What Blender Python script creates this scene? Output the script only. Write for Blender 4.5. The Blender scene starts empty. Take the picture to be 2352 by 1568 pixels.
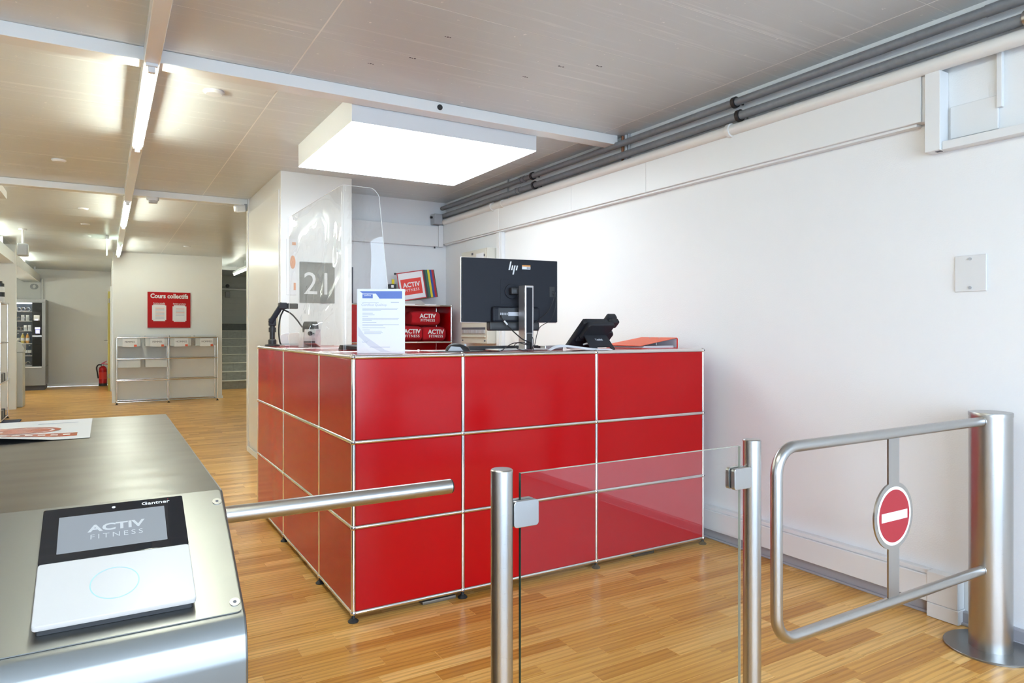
import bpy, bmesh, math, random
from mathutils import Matrix, Vector, Euler
random.seed(7)
R = math.radians
PI = math.pi
V = Vector
COL = bpy.context.scene.collection
SC = bpy.context.scene

# ------------------------------------------------------------------ camera, world, exposure
cam = bpy.data.cameras.new('camera')
cam.lens = 24.02; cam.sensor_width = 36; cam.sensor_fit = 'HORIZONTAL'
cam.shift_y = -0.01027; cam.clip_start = 0.05; cam.clip_end = 100
co = bpy.data.objects.new('camera', cam); COL.objects.link(co)
co.location = (-0.8751, -2.7410, 1.1926)
co.rotation_euler = (R(90), 0, -0.53727)
SC.camera = co

w = bpy.data.worlds.new('daylight'); SC.world = w; w.use_nodes = True
bgn = w.node_tree.nodes['Background']
bgn.inputs[0].default_value = (0.66, 0.82, 1.0, 1)
bgn.inputs[1].default_value = 6.0
SC.view_settings.view_transform = 'Standard'
SC.view_settings.look = 'None'
SC.view_settings.exposure = 1.36
SC.view_settings.gamma = 1.0
SC.view_settings.use_curve_mapping = False
# daylight portal in the shop window opening behind the camera
pl = bpy.data.lights.new('window_portal', 'AREA'); pl.shape = 'RECTANGLE'; pl.size = 5.0; pl.size_y = 2.3
pl.cycles.is_portal = True
po = bpy.data.objects.new('window_portal', pl); COL.objects.link(po)
po.location = (-0.65, -5.21, 1.25); po.rotation_euler = (R(90), 0, 0)

SC.cycles.max_bounces = 7; SC.cycles.diffuse_bounces = 4; SC.cycles.glossy_bounces = 3; SC.cycles.caustics_reflective = False; SC.cycles.caustics_refractive = False
TUBE_E = 30.0      # fluorescent tubes
BOX_E = 2.9        # ceiling light box diffuser

# ------------------------------------------------------------------ materials
def nm(name):
    m = bpy.data.materials.new(name); m.use_nodes = True
    nt = m.node_tree
    return m, nt, nt.nodes['Principled BSDF'], nt.nodes.new, nt.links.new

def setp(b, col=None, rough=None, metal=None, **k):
    if col is not None: b.inputs['Base Color'].default_value = (*col, 1)
    if rough is not None: b.inputs['Roughness'].default_value = rough
    if metal is not None: b.inputs['Metallic'].default_value = metal
    for kk, vv in k.items(): b.inputs[kk.replace('_', ' ')].default_value = vv

def M(name, col, rough=0.5, metal=0.0, bump=0.0, bscale=100.0, bdist=0.002, stretch=(1, 1, 1), rvar=0.0, cvar=0.0, coat=0.0, spec=0.5, detail=4):
    m, nt, b, N, L = nm(name)
    setp(b, col, rough, metal)
    b.inputs['Specular IOR Level'].default_value = spec
    if coat: b.inputs['Coat Weight'].default_value = coat; b.inputs['Coat Roughness'].default_value = 0.05
    if bump or rvar or cvar:
        tc = N('ShaderNodeTexCoord'); mp = N('ShaderNodeMapping'); mp.inputs['Scale'].default_value = stretch
        L(tc.outputs['Object'], mp.inputs[0])
        no = N('ShaderNodeTexNoise'); no.inputs['Scale'].default_value = bscale; no.inputs['Detail'].default_value = detail
        L(mp.outputs[0], no.inputs['Vector'])
        if bump:
            bp = N('ShaderNodeBump'); bp.inputs['Strength'].default_value = bump; bp.inputs['Distance'].default_value = bdist
            L(no.outputs[0], bp.inputs['Height']); L(bp.outputs[0], b.inputs['Normal'])
        if rvar:
            mr = N('ShaderNodeMapRange'); mr.inputs[3].default_value = max(0.02, rough - rvar); mr.inputs[4].default_value = rough + rvar
            L(no.outputs[0], mr.inputs[0]); L(mr.outputs[0], b.inputs['Roughness'])
        if cvar:
            mx = N('ShaderNodeMix'); mx.data_type = 'RGBA'
            mx.inputs[6].default_value = (*[c * (1 - cvar) for c in col], 1); mx.inputs[7].default_value = (*[min(1, c * (1 + cvar)) for c in col], 1)
            L(no.outputs[0], mx.inputs[0]); L(mx.outputs[2], b.inputs['Base Color'])
    return m

def ME(name, col, strength):
    m, nt, b, N, L = nm(name)
    setp(b, col, 0.5); b.inputs['Emission Color'].default_value = (*col, 1); b.inputs['Emission Strength'].default_value = strength
    return m

def Mglass(name, tint=(0.96, 0.98, 0.97), ior=1.5, rough=0.0, wobble=0.0, wscale=3.0, boost=0.0):
    m, nt, b, N, L = nm(name); nt.nodes.remove(b)
    out = nt.nodes['Material Output']
    tr = N('ShaderNodeBsdfTransparent'); tr.inputs[0].default_value = (*tint, 1)
    gl = N('ShaderNodeBsdfGlossy'); gl.inputs['Roughness'].default_value = rough
    fr = N('ShaderNodeFresnel'); ge = N('ShaderNodeNewGeometry')
    io = N('ShaderNodeMapRange'); io.inputs[3].default_value = ior; io.inputs[4].default_value = 1 / ior   # thin sheet: both faces reflect alike
    L(ge.outputs['Backfacing'], io.inputs[0]); L(io.outputs[0], fr.inputs['IOR'])
    mx = N('ShaderNodeMixShader')
    L(tr.outputs[0], mx.inputs[1]); L(gl.outputs[0], mx.inputs[2]); L(mx.outputs[0], out.inputs[0])
    if boost:
        ad = N('ShaderNodeMath'); ad.operation = 'ADD'; ad.inputs[1].default_value = boost; ad.use_clamp = True
        L(fr.outputs[0], ad.inputs[0]); L(ad.outputs[0], mx.inputs[0])
    else: L(fr.outputs[0], mx.inputs[0])
    if wobble:
        tc = N('ShaderNodeTexCoord'); no = N('ShaderNodeTexNoise'); no.inputs['Scale'].default_value = wscale; no.inputs['Detail'].default_value = 1
        L(tc.outputs['Object'], no.inputs['Vector'])
        bp = N('ShaderNodeBump'); bp.inputs['Strength'].default_value = wobble; bp.inputs['Distance'].default_value = 0.06
        L(no.outputs[0], bp.inputs['Height']); L(bp.outputs[0], gl.inputs['Normal']); L(bp.outputs[0], fr.inputs['Normal'])
    return m

MT = {}
MT['red'] = M('red_powder_coat', (0.43, 0.0016, 0.0036), 0.14, bump=0.02, bscale=350, coat=0.0, spec=0.28)
MT['chrome'] = M('chrome', (0.80, 0.79, 0.78), 0.10, 1.0)
MT['steel'] = M('brushed_steel', (0.46, 0.45, 0.44), 0.30, 1.0, bump=0.03, bscale=60, stretch=(1, 1, 30), rvar=0.06)
MT['steel_x'] = M('brushed_steel_flat', (0.215, 0.215, 0.207), 0.33, 1.0, bump=0.2, bscale=3.0, stretch=(1.0, 2.6, 2.6), rvar=0.04, bdist=0.02, detail=1)
MT['steel_plate'] = M('brushed_steel_plate', (0.30, 0.30, 0.29), 0.33, 1.0, bump=0.03, bscale=90, stretch=(1, 20, 20), rvar=0.05)
MT['black'] = M('black_plastic', (0.018, 0.018, 0.02), 0.45)
MT['black_gloss'] = M('black_glass', (0.01, 0.011, 0.014), 0.03)
MT['monitor'] = M('dark_grey_monitor_plastic', (0.016, 0.0175, 0.024), 0.5, bump=0.05, bscale=600, spec=0.2)
MT['phone'] = M('charcoal_phone_plastic', (0.022, 0.023, 0.028), 0.48, bump=0.04, bscale=900, spec=0.3)
MT['rubber'] = M('black_rubber', (0.012, 0.012, 0.013), 0.6)
MT['alu'] = M('silver_aluminium', (0.62, 0.60, 0.60), 0.34, 0.9)
MT['white_plastic'] = M('white_plastic', (0.70, 0.705, 0.71), 0.35)
MT['reader_white'] = M('reader_white_plastic', (0.50, 0.48, 0.465), 0.25)
MT['duct'] = M('white_cable_duct', (0.77, 0.775, 0.775), 0.38)
MT['grey_plastic'] = M('grey_plastic', (0.42, 0.43, 0.45), 0.45)
MT['white_paint'] = M('white_gloss_paint', (0.78, 0.785, 0.775), 0.22, bump=0.03, bscale=8)
MT['wall'] = M('white_rough_plaster', (0.82, 0.83, 0.835), 0.75, bump=0.4, bscale=170)
MT['wall_far'] = M('white_far_plaster', (0.80, 0.795, 0.77), 0.7, bump=0.25, bscale=120)
MT['skirting'] = M('grey_skirting', (0.36, 0.35, 0.37), 0.4)
MT['pipe'] = M('grey_painted_pipe', (0.20, 0.215, 0.235), 0.30, bump=0.06, bscale=40, cvar=0.2)
MT['pipe_white'] = M('cream_painted_pipe', (0.76, 0.75, 0.72), 0.32)
MT['copper'] = M('copper', (0.42, 0.18, 0.10), 0.4, 1.0)
MT['paper'] = M('white_paper', (0.76, 0.765, 0.785), 0.6)
MT['ink'] = M('grey_ink', (0.42, 0.45, 0.55), 0.7)
MT['ink_dark'] = M('dark_ink', (0.10, 0.10, 0.12), 0.7)
MT['blue'] = M('blue_print', (0.10, 0.17, 0.48), 0.5)
MT['lightgrey'] = M('light_grey_print', (0.60, 0.61, 0.65), 0.6)
MT['orange'] = M('orange_print', (0.72, 0.10, 0.03), 0.5)
MT['reflected_orange'] = M('reflected_orange_print', (0.70, 0.36, 0.22), 0.5)  # orange of the painted poster reflection on the pillar
MT['flyer_orange'] = M('flyer_orange_print', (0.60, 0.09, 0.035), 0.2)
MT['white_print'] = M('white_print', (0.74, 0.74, 0.74), 0.5)
MT['red_print'] = M('red_print', (0.68, 0.035, 0.02), 0.45)
MT['sign_red'] = M('sign_red', (0.36, 0.010, 0.022), 0.45)
MT['board_red'] = M('red_board', (0.42, 0.004, 0.004), 0.45, spec=0.2)
MT['towel'] = M('red_terry', (0.42, 0.003, 0.010), 0.95, bump=0.9, bscale=420, cvar=0.25)
MT['binder'] = M('orange_binder_card', (0.78, 0.13, 0.055), 0.55, bump=0.15, bscale=400)
MT['binder_edge'] = M('red_binder_edge', (0.60, 0.03, 0.02), 0.4)
MT['beige'] = M('beige_steel', (0.62, 0.60, 0.52), 0.45)
MT['sgreen'] = M('green_sleeve', (0.01, 0.13, 0.075), 0.4)
MT['syellow'] = M('yellow_sleeve', (0.72, 0.60, 0.01), 0.4)
MT['sblue'] = M('blue_sleeve', (0.02, 0.06, 0.30), 0.4)
MT['sred'] = M('red_sleeve', (0.45, 0.015, 0.02), 0.4)
MT['sblack'] = M('black_sleeve', (0.02, 0.022, 0.025), 0.4)
MT['vend'] = M('grey_vending_body', (0.26, 0.26, 0.26), 0.4, 0.3)
MT['vend_in'] = M('vending_interior', (0.20, 0.23, 0.28), 0.5)
MT['extinguisher'] = M('extinguisher_red', (0.50, 0.006, 0.008), 0.25)
MT['slate'] = M('grey_slate_tile', (0.27, 0.27, 0.24), 0.4, bump=0.12, bscale=14, cvar=0.35, stretch=(1, 1, 2.5))
MT['slate_dark'] = M('dark_slate_tile', (0.075, 0.08, 0.07), 0.4, bump=0.1, bscale=14, cvar=0.3)
MT['panel_grey'] = M('grey_wall_panel', (0.50, 0.50, 0.46), 0.55)
MT['nosing'] = M('pale_stair_nosing', (0.68, 0.66, 0.58), 0.35)
MT['yellow_door'] = M('ochre_door', (0.50, 0.42, 0.10), 0.5)
MT['bluemat'] = M('navy_foam', (0.03, 0.045, 0.10), 0.7)
MT['clearbox'] = M('translucent_grey_plastic', (0.60, 0.62, 0.61), 0.35)
MT['cable_white'] = M('white_cable', (0.72, 0.73, 0.76), 0.4)
MT['sticker_orange'] = M('sticker_orange', (0.72, 0.30, 0.07), 0.5)
MT['bin'] = M('grey_bin', (0.50, 0.50, 0.47), 0.4)
MT['tube'] = ME('fluorescent_tube', (0.95, 1.0, 0.86), TUBE_E)
MT['lightbox'] = ME('light_box_diffuser', (0.80, 0.91, 1.0), BOX_E)
MT['led'] = ME('cool_led', (0.75, 0.85, 1.0), 5.0)
MT['keypad'] = ME('lit_keypad', (0.55, 0.55, 1.0), 1.6)
MT['screen_e'] = ME('grey_screen', (0.13, 0.138, 0.155), 0.3)
MT['screen_logo'] = ME('pale_screen_logo', (0.34, 0.35, 0.37), 0.15)
MT['ring_e'] = M('pale_blue_ring', (0.30, 0.50, 0.56), 0.3)
MT['exit_e'] = ME('exit_lamp', (0.75, 1.0, 0.85), 2.2)
MT['glass'] = Mglass('gate_glass', (0.97, 0.985, 0.975), 1.52)
MT['glass_edge'] = M('green_glass_edge', (0.015, 0.05, 0.035), 0.15)
MT['glass_edge_pale'] = M('pale_green_glass_edge', (0.34, 0.36, 0.30), 0.12)
MT['acrylic'] = Mglass('bent_acrylic', (0.955, 0.955, 0.94), 1.5, 0.0, wobble=0.15, wscale=3.2)
MT['acrylic_edge'] = M('acrylic_edge', (0.75, 0.75, 0.72), 0.15)
MT['clear'] = Mglass('clear_acrylic', (0.96, 0.97, 0.98), 1.45)
MT['bottle_clear'] = Mglass('clear_bottle', (0.85, 0.90, 0.95), 1.4)
MT['juice'] = M('yellow_juice', (0.62, 0.48, 0.12), 0.3)
MT['tea'] = M('orange_tea', (0.62, 0.30, 0.06), 0.3)
MT['calendar'] = M('grey_calendar_print', (0.24, 0.24, 0.225), 0.4, cvar=0.5, bump=0.01, bscale=4)

def oak():
    m, nt, b, N, L = nm('oak_parquet')
    geo = N('ShaderNodeNewGeometry'); oi = N('ShaderNodeObjectInfo')
    ad = N('ShaderNodeMath'); ad.operation = 'ADD'; L(geo.outputs['Random Per Island'], ad.inputs[0]); L(oi.outputs['Random'], ad.inputs[1])
    fr = N('ShaderNodeMath'); fr.operation = 'FRACT'; L(ad.outputs[0], fr.inputs[0])
    mu = N('ShaderNodeMath'); mu.operation = 'MULTIPLY'; mu.inputs[1].default_value = 53.0; L(fr.outputs[0], mu.inputs[0])
    cx = N('ShaderNodeCombineXYZ'); L(mu.outputs[0], cx.inputs[0]); L(mu.outputs[0], cx.inputs[1]); L(mu.outputs[0], cx.inputs[2])
    va = N('ShaderNodeVectorMath'); va.operation = 'ADD'; L(geo.outputs['Position'], va.inputs[0]); L(cx.outputs[0], va.inputs[1])
    mp = N('ShaderNodeMapping'); mp.inputs['Scale'].default_value = (2.6, 75.0, 1.0); L(va.outputs[0], mp.inputs[0])
    n1 = N('ShaderNodeTexNoise'); n1.inputs['Scale'].default_value = 1.0; n1.inputs['Detail'].default_value = 5; n1.inputs['Distortion'].default_value = 0.6
    L(mp.outputs[0], n1.inputs['Vector'])
    mp2 = N('ShaderNodeMapping'); mp2.inputs['Scale'].default_value = (1.4, 14.0, 1.0); L(va.outputs[0], mp2.inputs[0])
    wv = N('ShaderNodeTexWave'); wv.wave_type = 'RINGS'; wv.rings_direction = 'Z'; wv.inputs['Scale'].default_value = 0.9; wv.inputs['Distortion'].default_value = 5.0
    wv.inputs['Detail'].default_value = 3; wv.inputs['Detail Scale'].default_value = 1.2
    L(mp2.outputs[0], wv.inputs['Vector'])
    cr = N('ShaderNodeValToRGB'); el = cr.color_ramp.elements
    el[0].position = 0.0; el[0].color = (0.56, 0.26, 0.052, 1); el[1].position = 1.0; el[1].color = (0.90, 0.57, 0.20, 1)
    e = el.new(0.35); e.color = (0.72, 0.385, 0.09, 1); e = el.new(0.75); e.color = (0.79, 0.46, 0.13, 1)
    L(fr.outputs[0], cr.inputs[0])
    dk = N('ShaderNodeMix'); dk.data_type = 'RGBA'; dk.blend_type = 'MULTIPLY'
    r1 = N('ShaderNodeValToRGB'); r1.color_ramp.elements[0].position = 0.33; r1.color_ramp.elements[0].color = (0.62, 0.50, 0.38, 1); r1.color_ramp.elements[1].position = 0.62; r1.color_ramp.elements[1].color = (1.05, 1.03, 1.0, 1)
    L(n1.outputs[0], r1.inputs[0]); dk.inputs[0].default_value = 0.38
    L(cr.outputs[0], dk.inputs[6]); L(r1.outputs[0], dk.inputs[7])
    dk2 = N('ShaderNodeMix'); dk2.data_type = 'RGBA'; dk2.blend_type = 'MULTIPLY'; dk2.inputs[0].default_value = 0.55
    r2 = N('ShaderNodeValToRGB'); r2.color_ramp.elements[0].color = (0.66, 0.55, 0.45, 1); r2.color_ramp.elements[0].position = 0.1; r2.color_ramp.elements[1].position = 0.55; r2.color_ramp.elements[1].color = (1, 1, 1, 1)
    L(wv.outputs[0], r2.inputs[0]); L(dk.outputs[2], dk2.inputs[6]); L(r2.outputs[0], dk2.inputs[7])
    L(dk2.outputs[2], b.inputs['Base Color'])
    b.inputs['Specular IOR Level'].default_value = 0.32
    mr = N('ShaderNodeMapRange'); mr.inputs[3].default_value = 0.24; mr.inputs[4].default_value = 0.34; L(n1.outputs[0], mr.inputs[0]); L(mr.outputs[0], b.inputs['Roughness'])
    bp = N('ShaderNodeBump'); bp.inputs['Strength'].default_value = 0.06; bp.inputs['Distance'].default_value = 0.001; L(n1.outputs[0], bp.inputs['Height']); L(bp.outputs[0], b.inputs['Normal'])
    return m
MT['oak'] = oak()
MT['subfloor'] = M('dark_floor_joint', (0.16, 0.085, 0.035), 0.8)

def ceil_mat():
    m, nt, b, N, L = nm('ceiling_gloss_paint')
    geo = N('ShaderNodeNewGeometry')
    mp = N('ShaderNodeMapping'); mp.inputs['Scale'].default_value = (2.2, 42, 1); L(geo.outputs['Position'], mp.inputs[0])
    n1 = N('ShaderNodeTexNoise'); n1.inputs['Scale'].default_value = 1; n1.inputs['Detail'].default_value = 6; L(mp.outputs[0], n1.inputs['Vector'])
    n2 = N('ShaderNodeTexNoise'); n2.inputs['Scale'].default_value = 38; n2.inputs['Detail'].default_value = 2; L(geo.outputs['Position'], n2.inputs['Vector'])
    r = N('ShaderNodeValToRGB'); r.color_ramp.elements[0].position = 0.73; r.color_ramp.elements[1].position = 0.76
    L(n2.outputs[0], r.inputs[0])
    mx = N('ShaderNodeMix'); mx.data_type = 'RGBA'; mx.inputs[6].default_value = (0.60, 0.625, 0.63, 1); mx.inputs[7].default_value = (0.85, 0.85, 0.84, 1)
    L(r.outputs[0], mx.inputs[0])
    mp3 = N('ShaderNodeMapping'); mp3.inputs['Scale'].default_value = (0.9, 30, 1); L(geo.outputs['Position'], mp3.inputs[0])
    n3 = N('ShaderNodeTexNoise'); n3.inputs['Scale'].default_value = 1; n3.inputs['Detail'].default_value = 8; n3.inputs['Roughness'].default_value = 0.7; L(mp3.outputs[0], n3.inputs['Vector'])
    r3 = N('ShaderNodeValToRGB'); r3.color_ramp.elements[0].position = 0.55; r3.color_ramp.elements[1].position = 0.74; L(n3.outputs[0], r3.inputs[0])
    mx3 = N('ShaderNodeMix'); mx3.data_type = 'RGBA'; L(r3.outputs[0], mx3.inputs[0]); L(mx.outputs[2], mx3.inputs[6]); mx3.inputs[7].default_value = (0.80, 0.82, 0.82, 1)
    L(mx3.outputs[2], b.inputs['Base Color'])
    b.inputs['Roughness'].default_value = 0.32
    bp = N('ShaderNodeBump'); bp.inputs['Strength'].default_value = 0.26; bp.inputs['Distance'].default_value = 0.003
    L(n1.outputs[0], bp.inputs['Height']); L(bp.outputs[0], b.inputs['Normal'])
    return m
MT['ceiling'] = ceil_mat()
MT['joint'] = M('white_ceiling_joint', (0.88, 0.88, 0.86), 0.7)

# ------------------------------------------------------------------ mesh helpers
def nb(): return bmesh.new()

def absorb(bm, t, mtx=None):
    if mtx is not None: bmesh.ops.transform(t, matrix=mtx, verts=t.verts)
    mp = {v: bm.verts.new(v.co) for v in t.verts}
    for f in t.faces:
        try: bm.faces.new([mp[v] for v in f.verts])
        except ValueError: pass
    t.free(); return bm

def bx(bm, lo, hi, bev=0.0, seg=2, mtx=None):
    t = nb(); bmesh.ops.create_cube(t, size=1)
    s = [hi[i] - lo[i] for i in range(3)]; c = [(hi[i] + lo[i]) / 2 for i in range(3)]
    for v in t.verts: v.co = V((v.co.x * s[0] + c[0], v.co.y * s[1] + c[1], v.co.z * s[2] + c[2]))
    if bev: bmesh.ops.bevel(t, geom=list(t.edges), offset=min(bev, 0.49 * min(s)), segments=seg, affect='EDGES', profile=0.5)
    return absorb(bm, t, mtx)

def box(lo, hi, bev=0.0, seg=2, mtx=None): return bx(nb(), lo, hi, bev, seg, mtx)

def frame(o, r, u):
    r = V(r).normalized(); u = V(u).normalized(); n = r.cross(u)
    m = Matrix.Identity(4)
    for i in range(3): m[i][0] = r[i]; m[i][1] = u[i]; m[i][2] = n[i]; m[i][3] = o[i]
    return m

def cyl(bm, p, q, r, n=20, r2=None, caps=True):
    p, q = V(p), V(q); d = (q - p); h = d.length; d.normalize()
    a = d.orthogonal().normalized(); b = d.cross(a); r2 = r if r2 is None else r2
    A = [bm.verts.new(p + (a * math.cos(2 * PI * i / n) + b * math.sin(2 * PI * i / n)) * r) for i in range(n)]
    B = [bm.verts.new(q + (a * math.cos(2 * PI * i / n) + b * math.sin(2 * PI * i / n)) * r2) for i in range(n)]
    for i in range(n): bm.faces.new([A[i], A[(i + 1) % n], B[(i + 1) % n], B[i]])
    if caps: bm.faces.new(A[::-1]); bm.faces.new(B)
    return bm

def lathe(bm, prof, o=(0, 0, 0), n=24, axis='Z'):
    rings = []
    for r, z in prof:
        ring = []
        for i in range(n):
            a = 2 * PI * i / n; c, s = r * math.cos(a), r * math.sin(a)
            v = (c, s, z) if axis == 'Z' else ((c, z, s) if axis == 'Y' else (z, c, s))
            ring.append(bm.verts.new(V(v) + V(o)))
        rings.append(ring)
    for k in range(len(rings) - 1):
        for i in range(n):
            bm.faces.new([rings[k][i], rings[k][(i + 1) % n], rings[k + 1][(i + 1) % n], rings[k + 1][i]])
    bm.faces.new(rings[0][::-1]); bm.faces.new(rings[-1])
    return bm

def path(bm, pts, r, n=8):
    pts = [V(p) for p in pts]; rings = []; a = None
    for i, p in enumerate(pts):
        t = (pts[min(i + 1, len(pts) - 1)] - pts[max(i - 1, 0)]).normalized()
        a = t.orthogonal().normalized() if a is None else (a - t * a.dot(t)).normalized()
        b = t.cross(a)
        rings.append([bm.verts.new(p + (a * math.cos(2 * PI * k / n) + b * math.sin(2 * PI * k / n)) * r) for k in range(n)])
    for i in range(len(rings) - 1):
        for k in range(n): bm.faces.new([rings[i][k], rings[i][(k + 1) % n], rings[i + 1][(k + 1) % n], rings[i + 1][k]])
    bm.faces.new(rings[0][::-1]); bm.faces.new(rings[-1])
    return bm

def smooth_pts(ctrl, n=10):
    c = [V(p) for p in ctrl]; c = [c[0] * 2 - c[1]] + c + [c[-1] * 2 - c[-2]]; out = []
    for i in range(1, len(c) - 2):
        for k in range(n):
            t = k / n; p0, p1, p2, p3 = c[i - 1:i + 3]
            out.append(0.5 * ((2 * p1) + (p2 - p0) * t + (2 * p0 - 5 * p1 + 4 * p2 - p3) * t * t + (3 * p1 - p0 - 3 * p2 + p3) * t ** 3))
    out.append(c[-2]); return out

def prism(bm, poly, lo, hi, mtx=None, bev=0.0):
    """poly in (x,y), extruded along z lo..hi, then moved by mtx"""
    t = nb()
    a = [t.verts.new((x, y, lo)) for x, y in poly]; b = [t.verts.new((x, y, hi)) for x, y in poly]; n = len(poly)
    for i in range(n): t.faces.new([a[i], a[(i + 1) % n], b[(i + 1) % n], b[i]])
    t.faces.new(a[::-1]); t.faces.new(b)
    bmesh.ops.recalc_face_normals(t, faces=t.faces)
    if bev: bmesh.ops.bevel(t, geom=list(t.edges), offset=bev, segments=2, affect='EDGES', profile=0.5)
    return absorb(bm, t, mtx)

def rrect(w, h, r, n=6):
    pts = []
    for cx, cy, a0 in ((w / 2 - r, h / 2 - r, 0), (-w / 2 + r, h / 2 - r, 90), (-w / 2 + r, -h / 2 + r, 180), (w / 2 - r, -h / 2 + r, 270)):
        for i in range(n + 1):
            a = R(a0 + 90 * i / n); pts.append((cx + r * math.cos(a), cy + r * math.sin(a)))
    return pts

def circ(r, n=40, cx=0, cy=0): return [(cx + r * math.cos(2 * PI * i / n), cy + r * math.sin(2 * PI * i / n)) for i in range(n)]

MATX = {}
def world_of(o): return MATX.get(o.name, Matrix.Identity(4))

def mesh_of(name, bm, mat, sharp=35, inv=None):
    if inv is not None: bmesh.ops.transform(bm, matrix=inv, verts=bm.verts)
    bmesh.ops.recalc_face_normals(bm, faces=bm.faces)
    sa, lo_a = R(sharp), R(12)
    for f in bm.faces: f.smooth = True
    for e in bm.edges:
        lf = e.link_faces
        if len(lf) != 2: e.smooth = len(lf) < 2; continue
        an = e.calc_face_angle(0.0)
        if an > sa: e.smooth = False
        elif an > lo_a:
            a1, a2 = lf[0].calc_area(), lf[1].calc_area()
            if max(a1, a2) > 6 * min(a1, a2): e.smooth = False       # large flat faces stay flat next to their bevels
    me = bpy.data.meshes.new(name); bm.to_mesh(me); bm.free()
    me.materials.append(MT[mat] if isinstance(mat, str) else mat)
    return me

def tag(o, label, cat, group=None):
    o['label'] = label; o['category'] = cat
    if group: o['group'] = group
    return o

def thing(name, loc, label, cat, group=None, rotz=0.0):
    o = bpy.data.objects.new(name, None); COL.objects.link(o); o.empty_display_size = 0.05
    o.location = loc; o.rotation_euler = (0, 0, rotz)
    MATX[o.name] = Matrix.Translation(loc) @ Matrix.Rotation(rotz, 4, 'Z')
    return tag(o, label, cat, group)

def part(name, bm, mat, parent, label=None, world=True, sharp=35):
    m = world_of(parent)
    me = mesh_of(name, bm, mat, sharp, m.inverted() if world else None)
    o = bpy.data.objects.new(name, me); COL.objects.link(o); o.parent = parent
    MATX[o.name] = m
    if label: o['label'] = label
    return o

def solo(name, bm, mat, label, cat, group=None, loc=None, sharp=35):
    """a thing that is one mesh, built in world coordinates"""
    if loc is None:
        xs = [v.co for v in bm.verts]
        loc = (sum(c.x for c in xs) / len(xs), sum(c.y for c in xs) / len(xs), min(c.z for c in xs))
    me = mesh_of(name, bm, mat, sharp, Matrix.Translation(loc).inverted())
    o = bpy.data.objects.new(name, me); COL.objects.link(o); o.location = loc
    MATX[o.name] = Matrix.Translation(loc)
    return tag(o, label, cat, group)

def struct(name, bm, mat, label=None):
    me = mesh_of(name, bm, mat); o = bpy.data.objects.new(name, me); COL.objects.link(o); o['kind'] = 'structure'
    if label: o['label'] = label
    MATX[o.name] = Matrix.Identity(4)
    return o

def txt(name, s, size, mat, parent, o, r, u, bold=0.0, align='CENTER', depth=0.0006, space=1.0, sx=1.0, label=None, shear=0.0):
    cu = bpy.data.curves.new(name, 'FONT'); cu.body = s; cu.size = size; cu.extrude = depth; cu.offset = bold * size
    cu.align_x = align; cu.align_y = 'CENTER'; cu.space_character = space; cu.resolution_u = 3; cu.shear = shear
    ob = bpy.data.objects.new(name, cu); COL.objects.link(ob)
    me = bpy.data.meshes.new_from_object(ob.evaluated_get(bpy.context.evaluated_depsgraph_get()))
    bpy.data.objects.remove(ob); bpy.data.curves.remove(cu)
    me.transform(world_of(parent).inverted() @ frame(o, r, u) @ Matrix.Diagonal((sx, 1, 1, 1)))
    me.materials.clear(); me.materials.append(MT[mat]); me.name = name
    t = bpy.data.objects.new(name, me); COL.objects.link(t); t.parent = parent; MATX[t.name] = world_of(parent)
    if label: t['label'] = label
    return t

X, Y, Z = V((1, 0, 0)), V((0, 1, 0)), V((0, 0, 1))
FW = V((math.sin(0.53727), math.cos(0.53727), 0)); RT = V((math.cos(0.53727), -math.sin(0.53727), 0))

# ================================================================== STRUCTURE
WX = 2.14; CH = 2.506; FARY = 14.85; FRONT = -5.2; LX = -3.3
# ---- floor: oak strips
floor = struct('floor', box((LX, FRONT, -0.06), (WX, FARY, -0.0085)), 'subfloor')
PW = 0.0705
lens = [0.28, 0.36, 0.44, 0.52, 0.62]
def plank_bm(l):
    b = nb(); x0, x1, y0, y1, zt, zb, c = -l / 2 + .0002, l / 2 - .0002, -PW / 2 + .0002, PW / 2 - .0002, 0.0, -0.008, 0.0005
    top = [b.verts.new(p) for p in ((x0 + c, y0 + c, zt), (x1 - c, y0 + c, zt), (x1 - c, y1 - c, zt), (x0 + c, y1 - c, zt))]
    mid = [b.verts.new(p) for p in ((x0, y0, zt - c), (x1, y0, zt - c), (x1, y1, zt - c), (x0, y1, zt - c))]
    bot = [b.verts.new(p) for p in ((x0, y0, zb), (x1, y0, zb), (x1, y1, zb), (x0, y1, zb))]
    b.faces.new(top)
    for i in range(4):
        j = (i + 1) % 4
        b.faces.new([mid[i], mid[j], top[j], top[i]]); b.faces.new([bot[i], bot[j], mid[j], mid[i]])
    return b
plank_me = {l: mesh_of('plank', plank_bm(l), 'oak', 20) for l in lens}
rows = []
y = FRONT + PW / 2
while y < FARY:
    x = LX - random.uniform(0, 0.5)
    while x < WX - 0.02:
        l = random.choice(lens); rows.append((x + l / 2, y, l)); x += l
    y += PW
CAM = V(co.location)
def seen(p):
    d = V((p[0], p[1], 0)) - CAM; f = d.dot(FW)
    if f < 0.9: return None
    px = 1176 + 1569 * d.dot(RT) / f; py = 760 + 1569 * 1.1926 / f
    if not (-30 < px < 2380 and py < 1620): return None
    if p[0] < -0.70 and p[1] < 0.0: return None            # under the turnstile cabinet
    if 0.02 < p[0] < 2.0 and 0.03 < p[1]: return None      # under and behind the counter
    return f
vis = sorted([(seen(r_), i) for i, r_ in enumerate(rows) if seen(r_) is not None and r_[0] + r_[2] / 2 < WX])
pick = set(i for _, i in vis[:300])
rest = nb()
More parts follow.
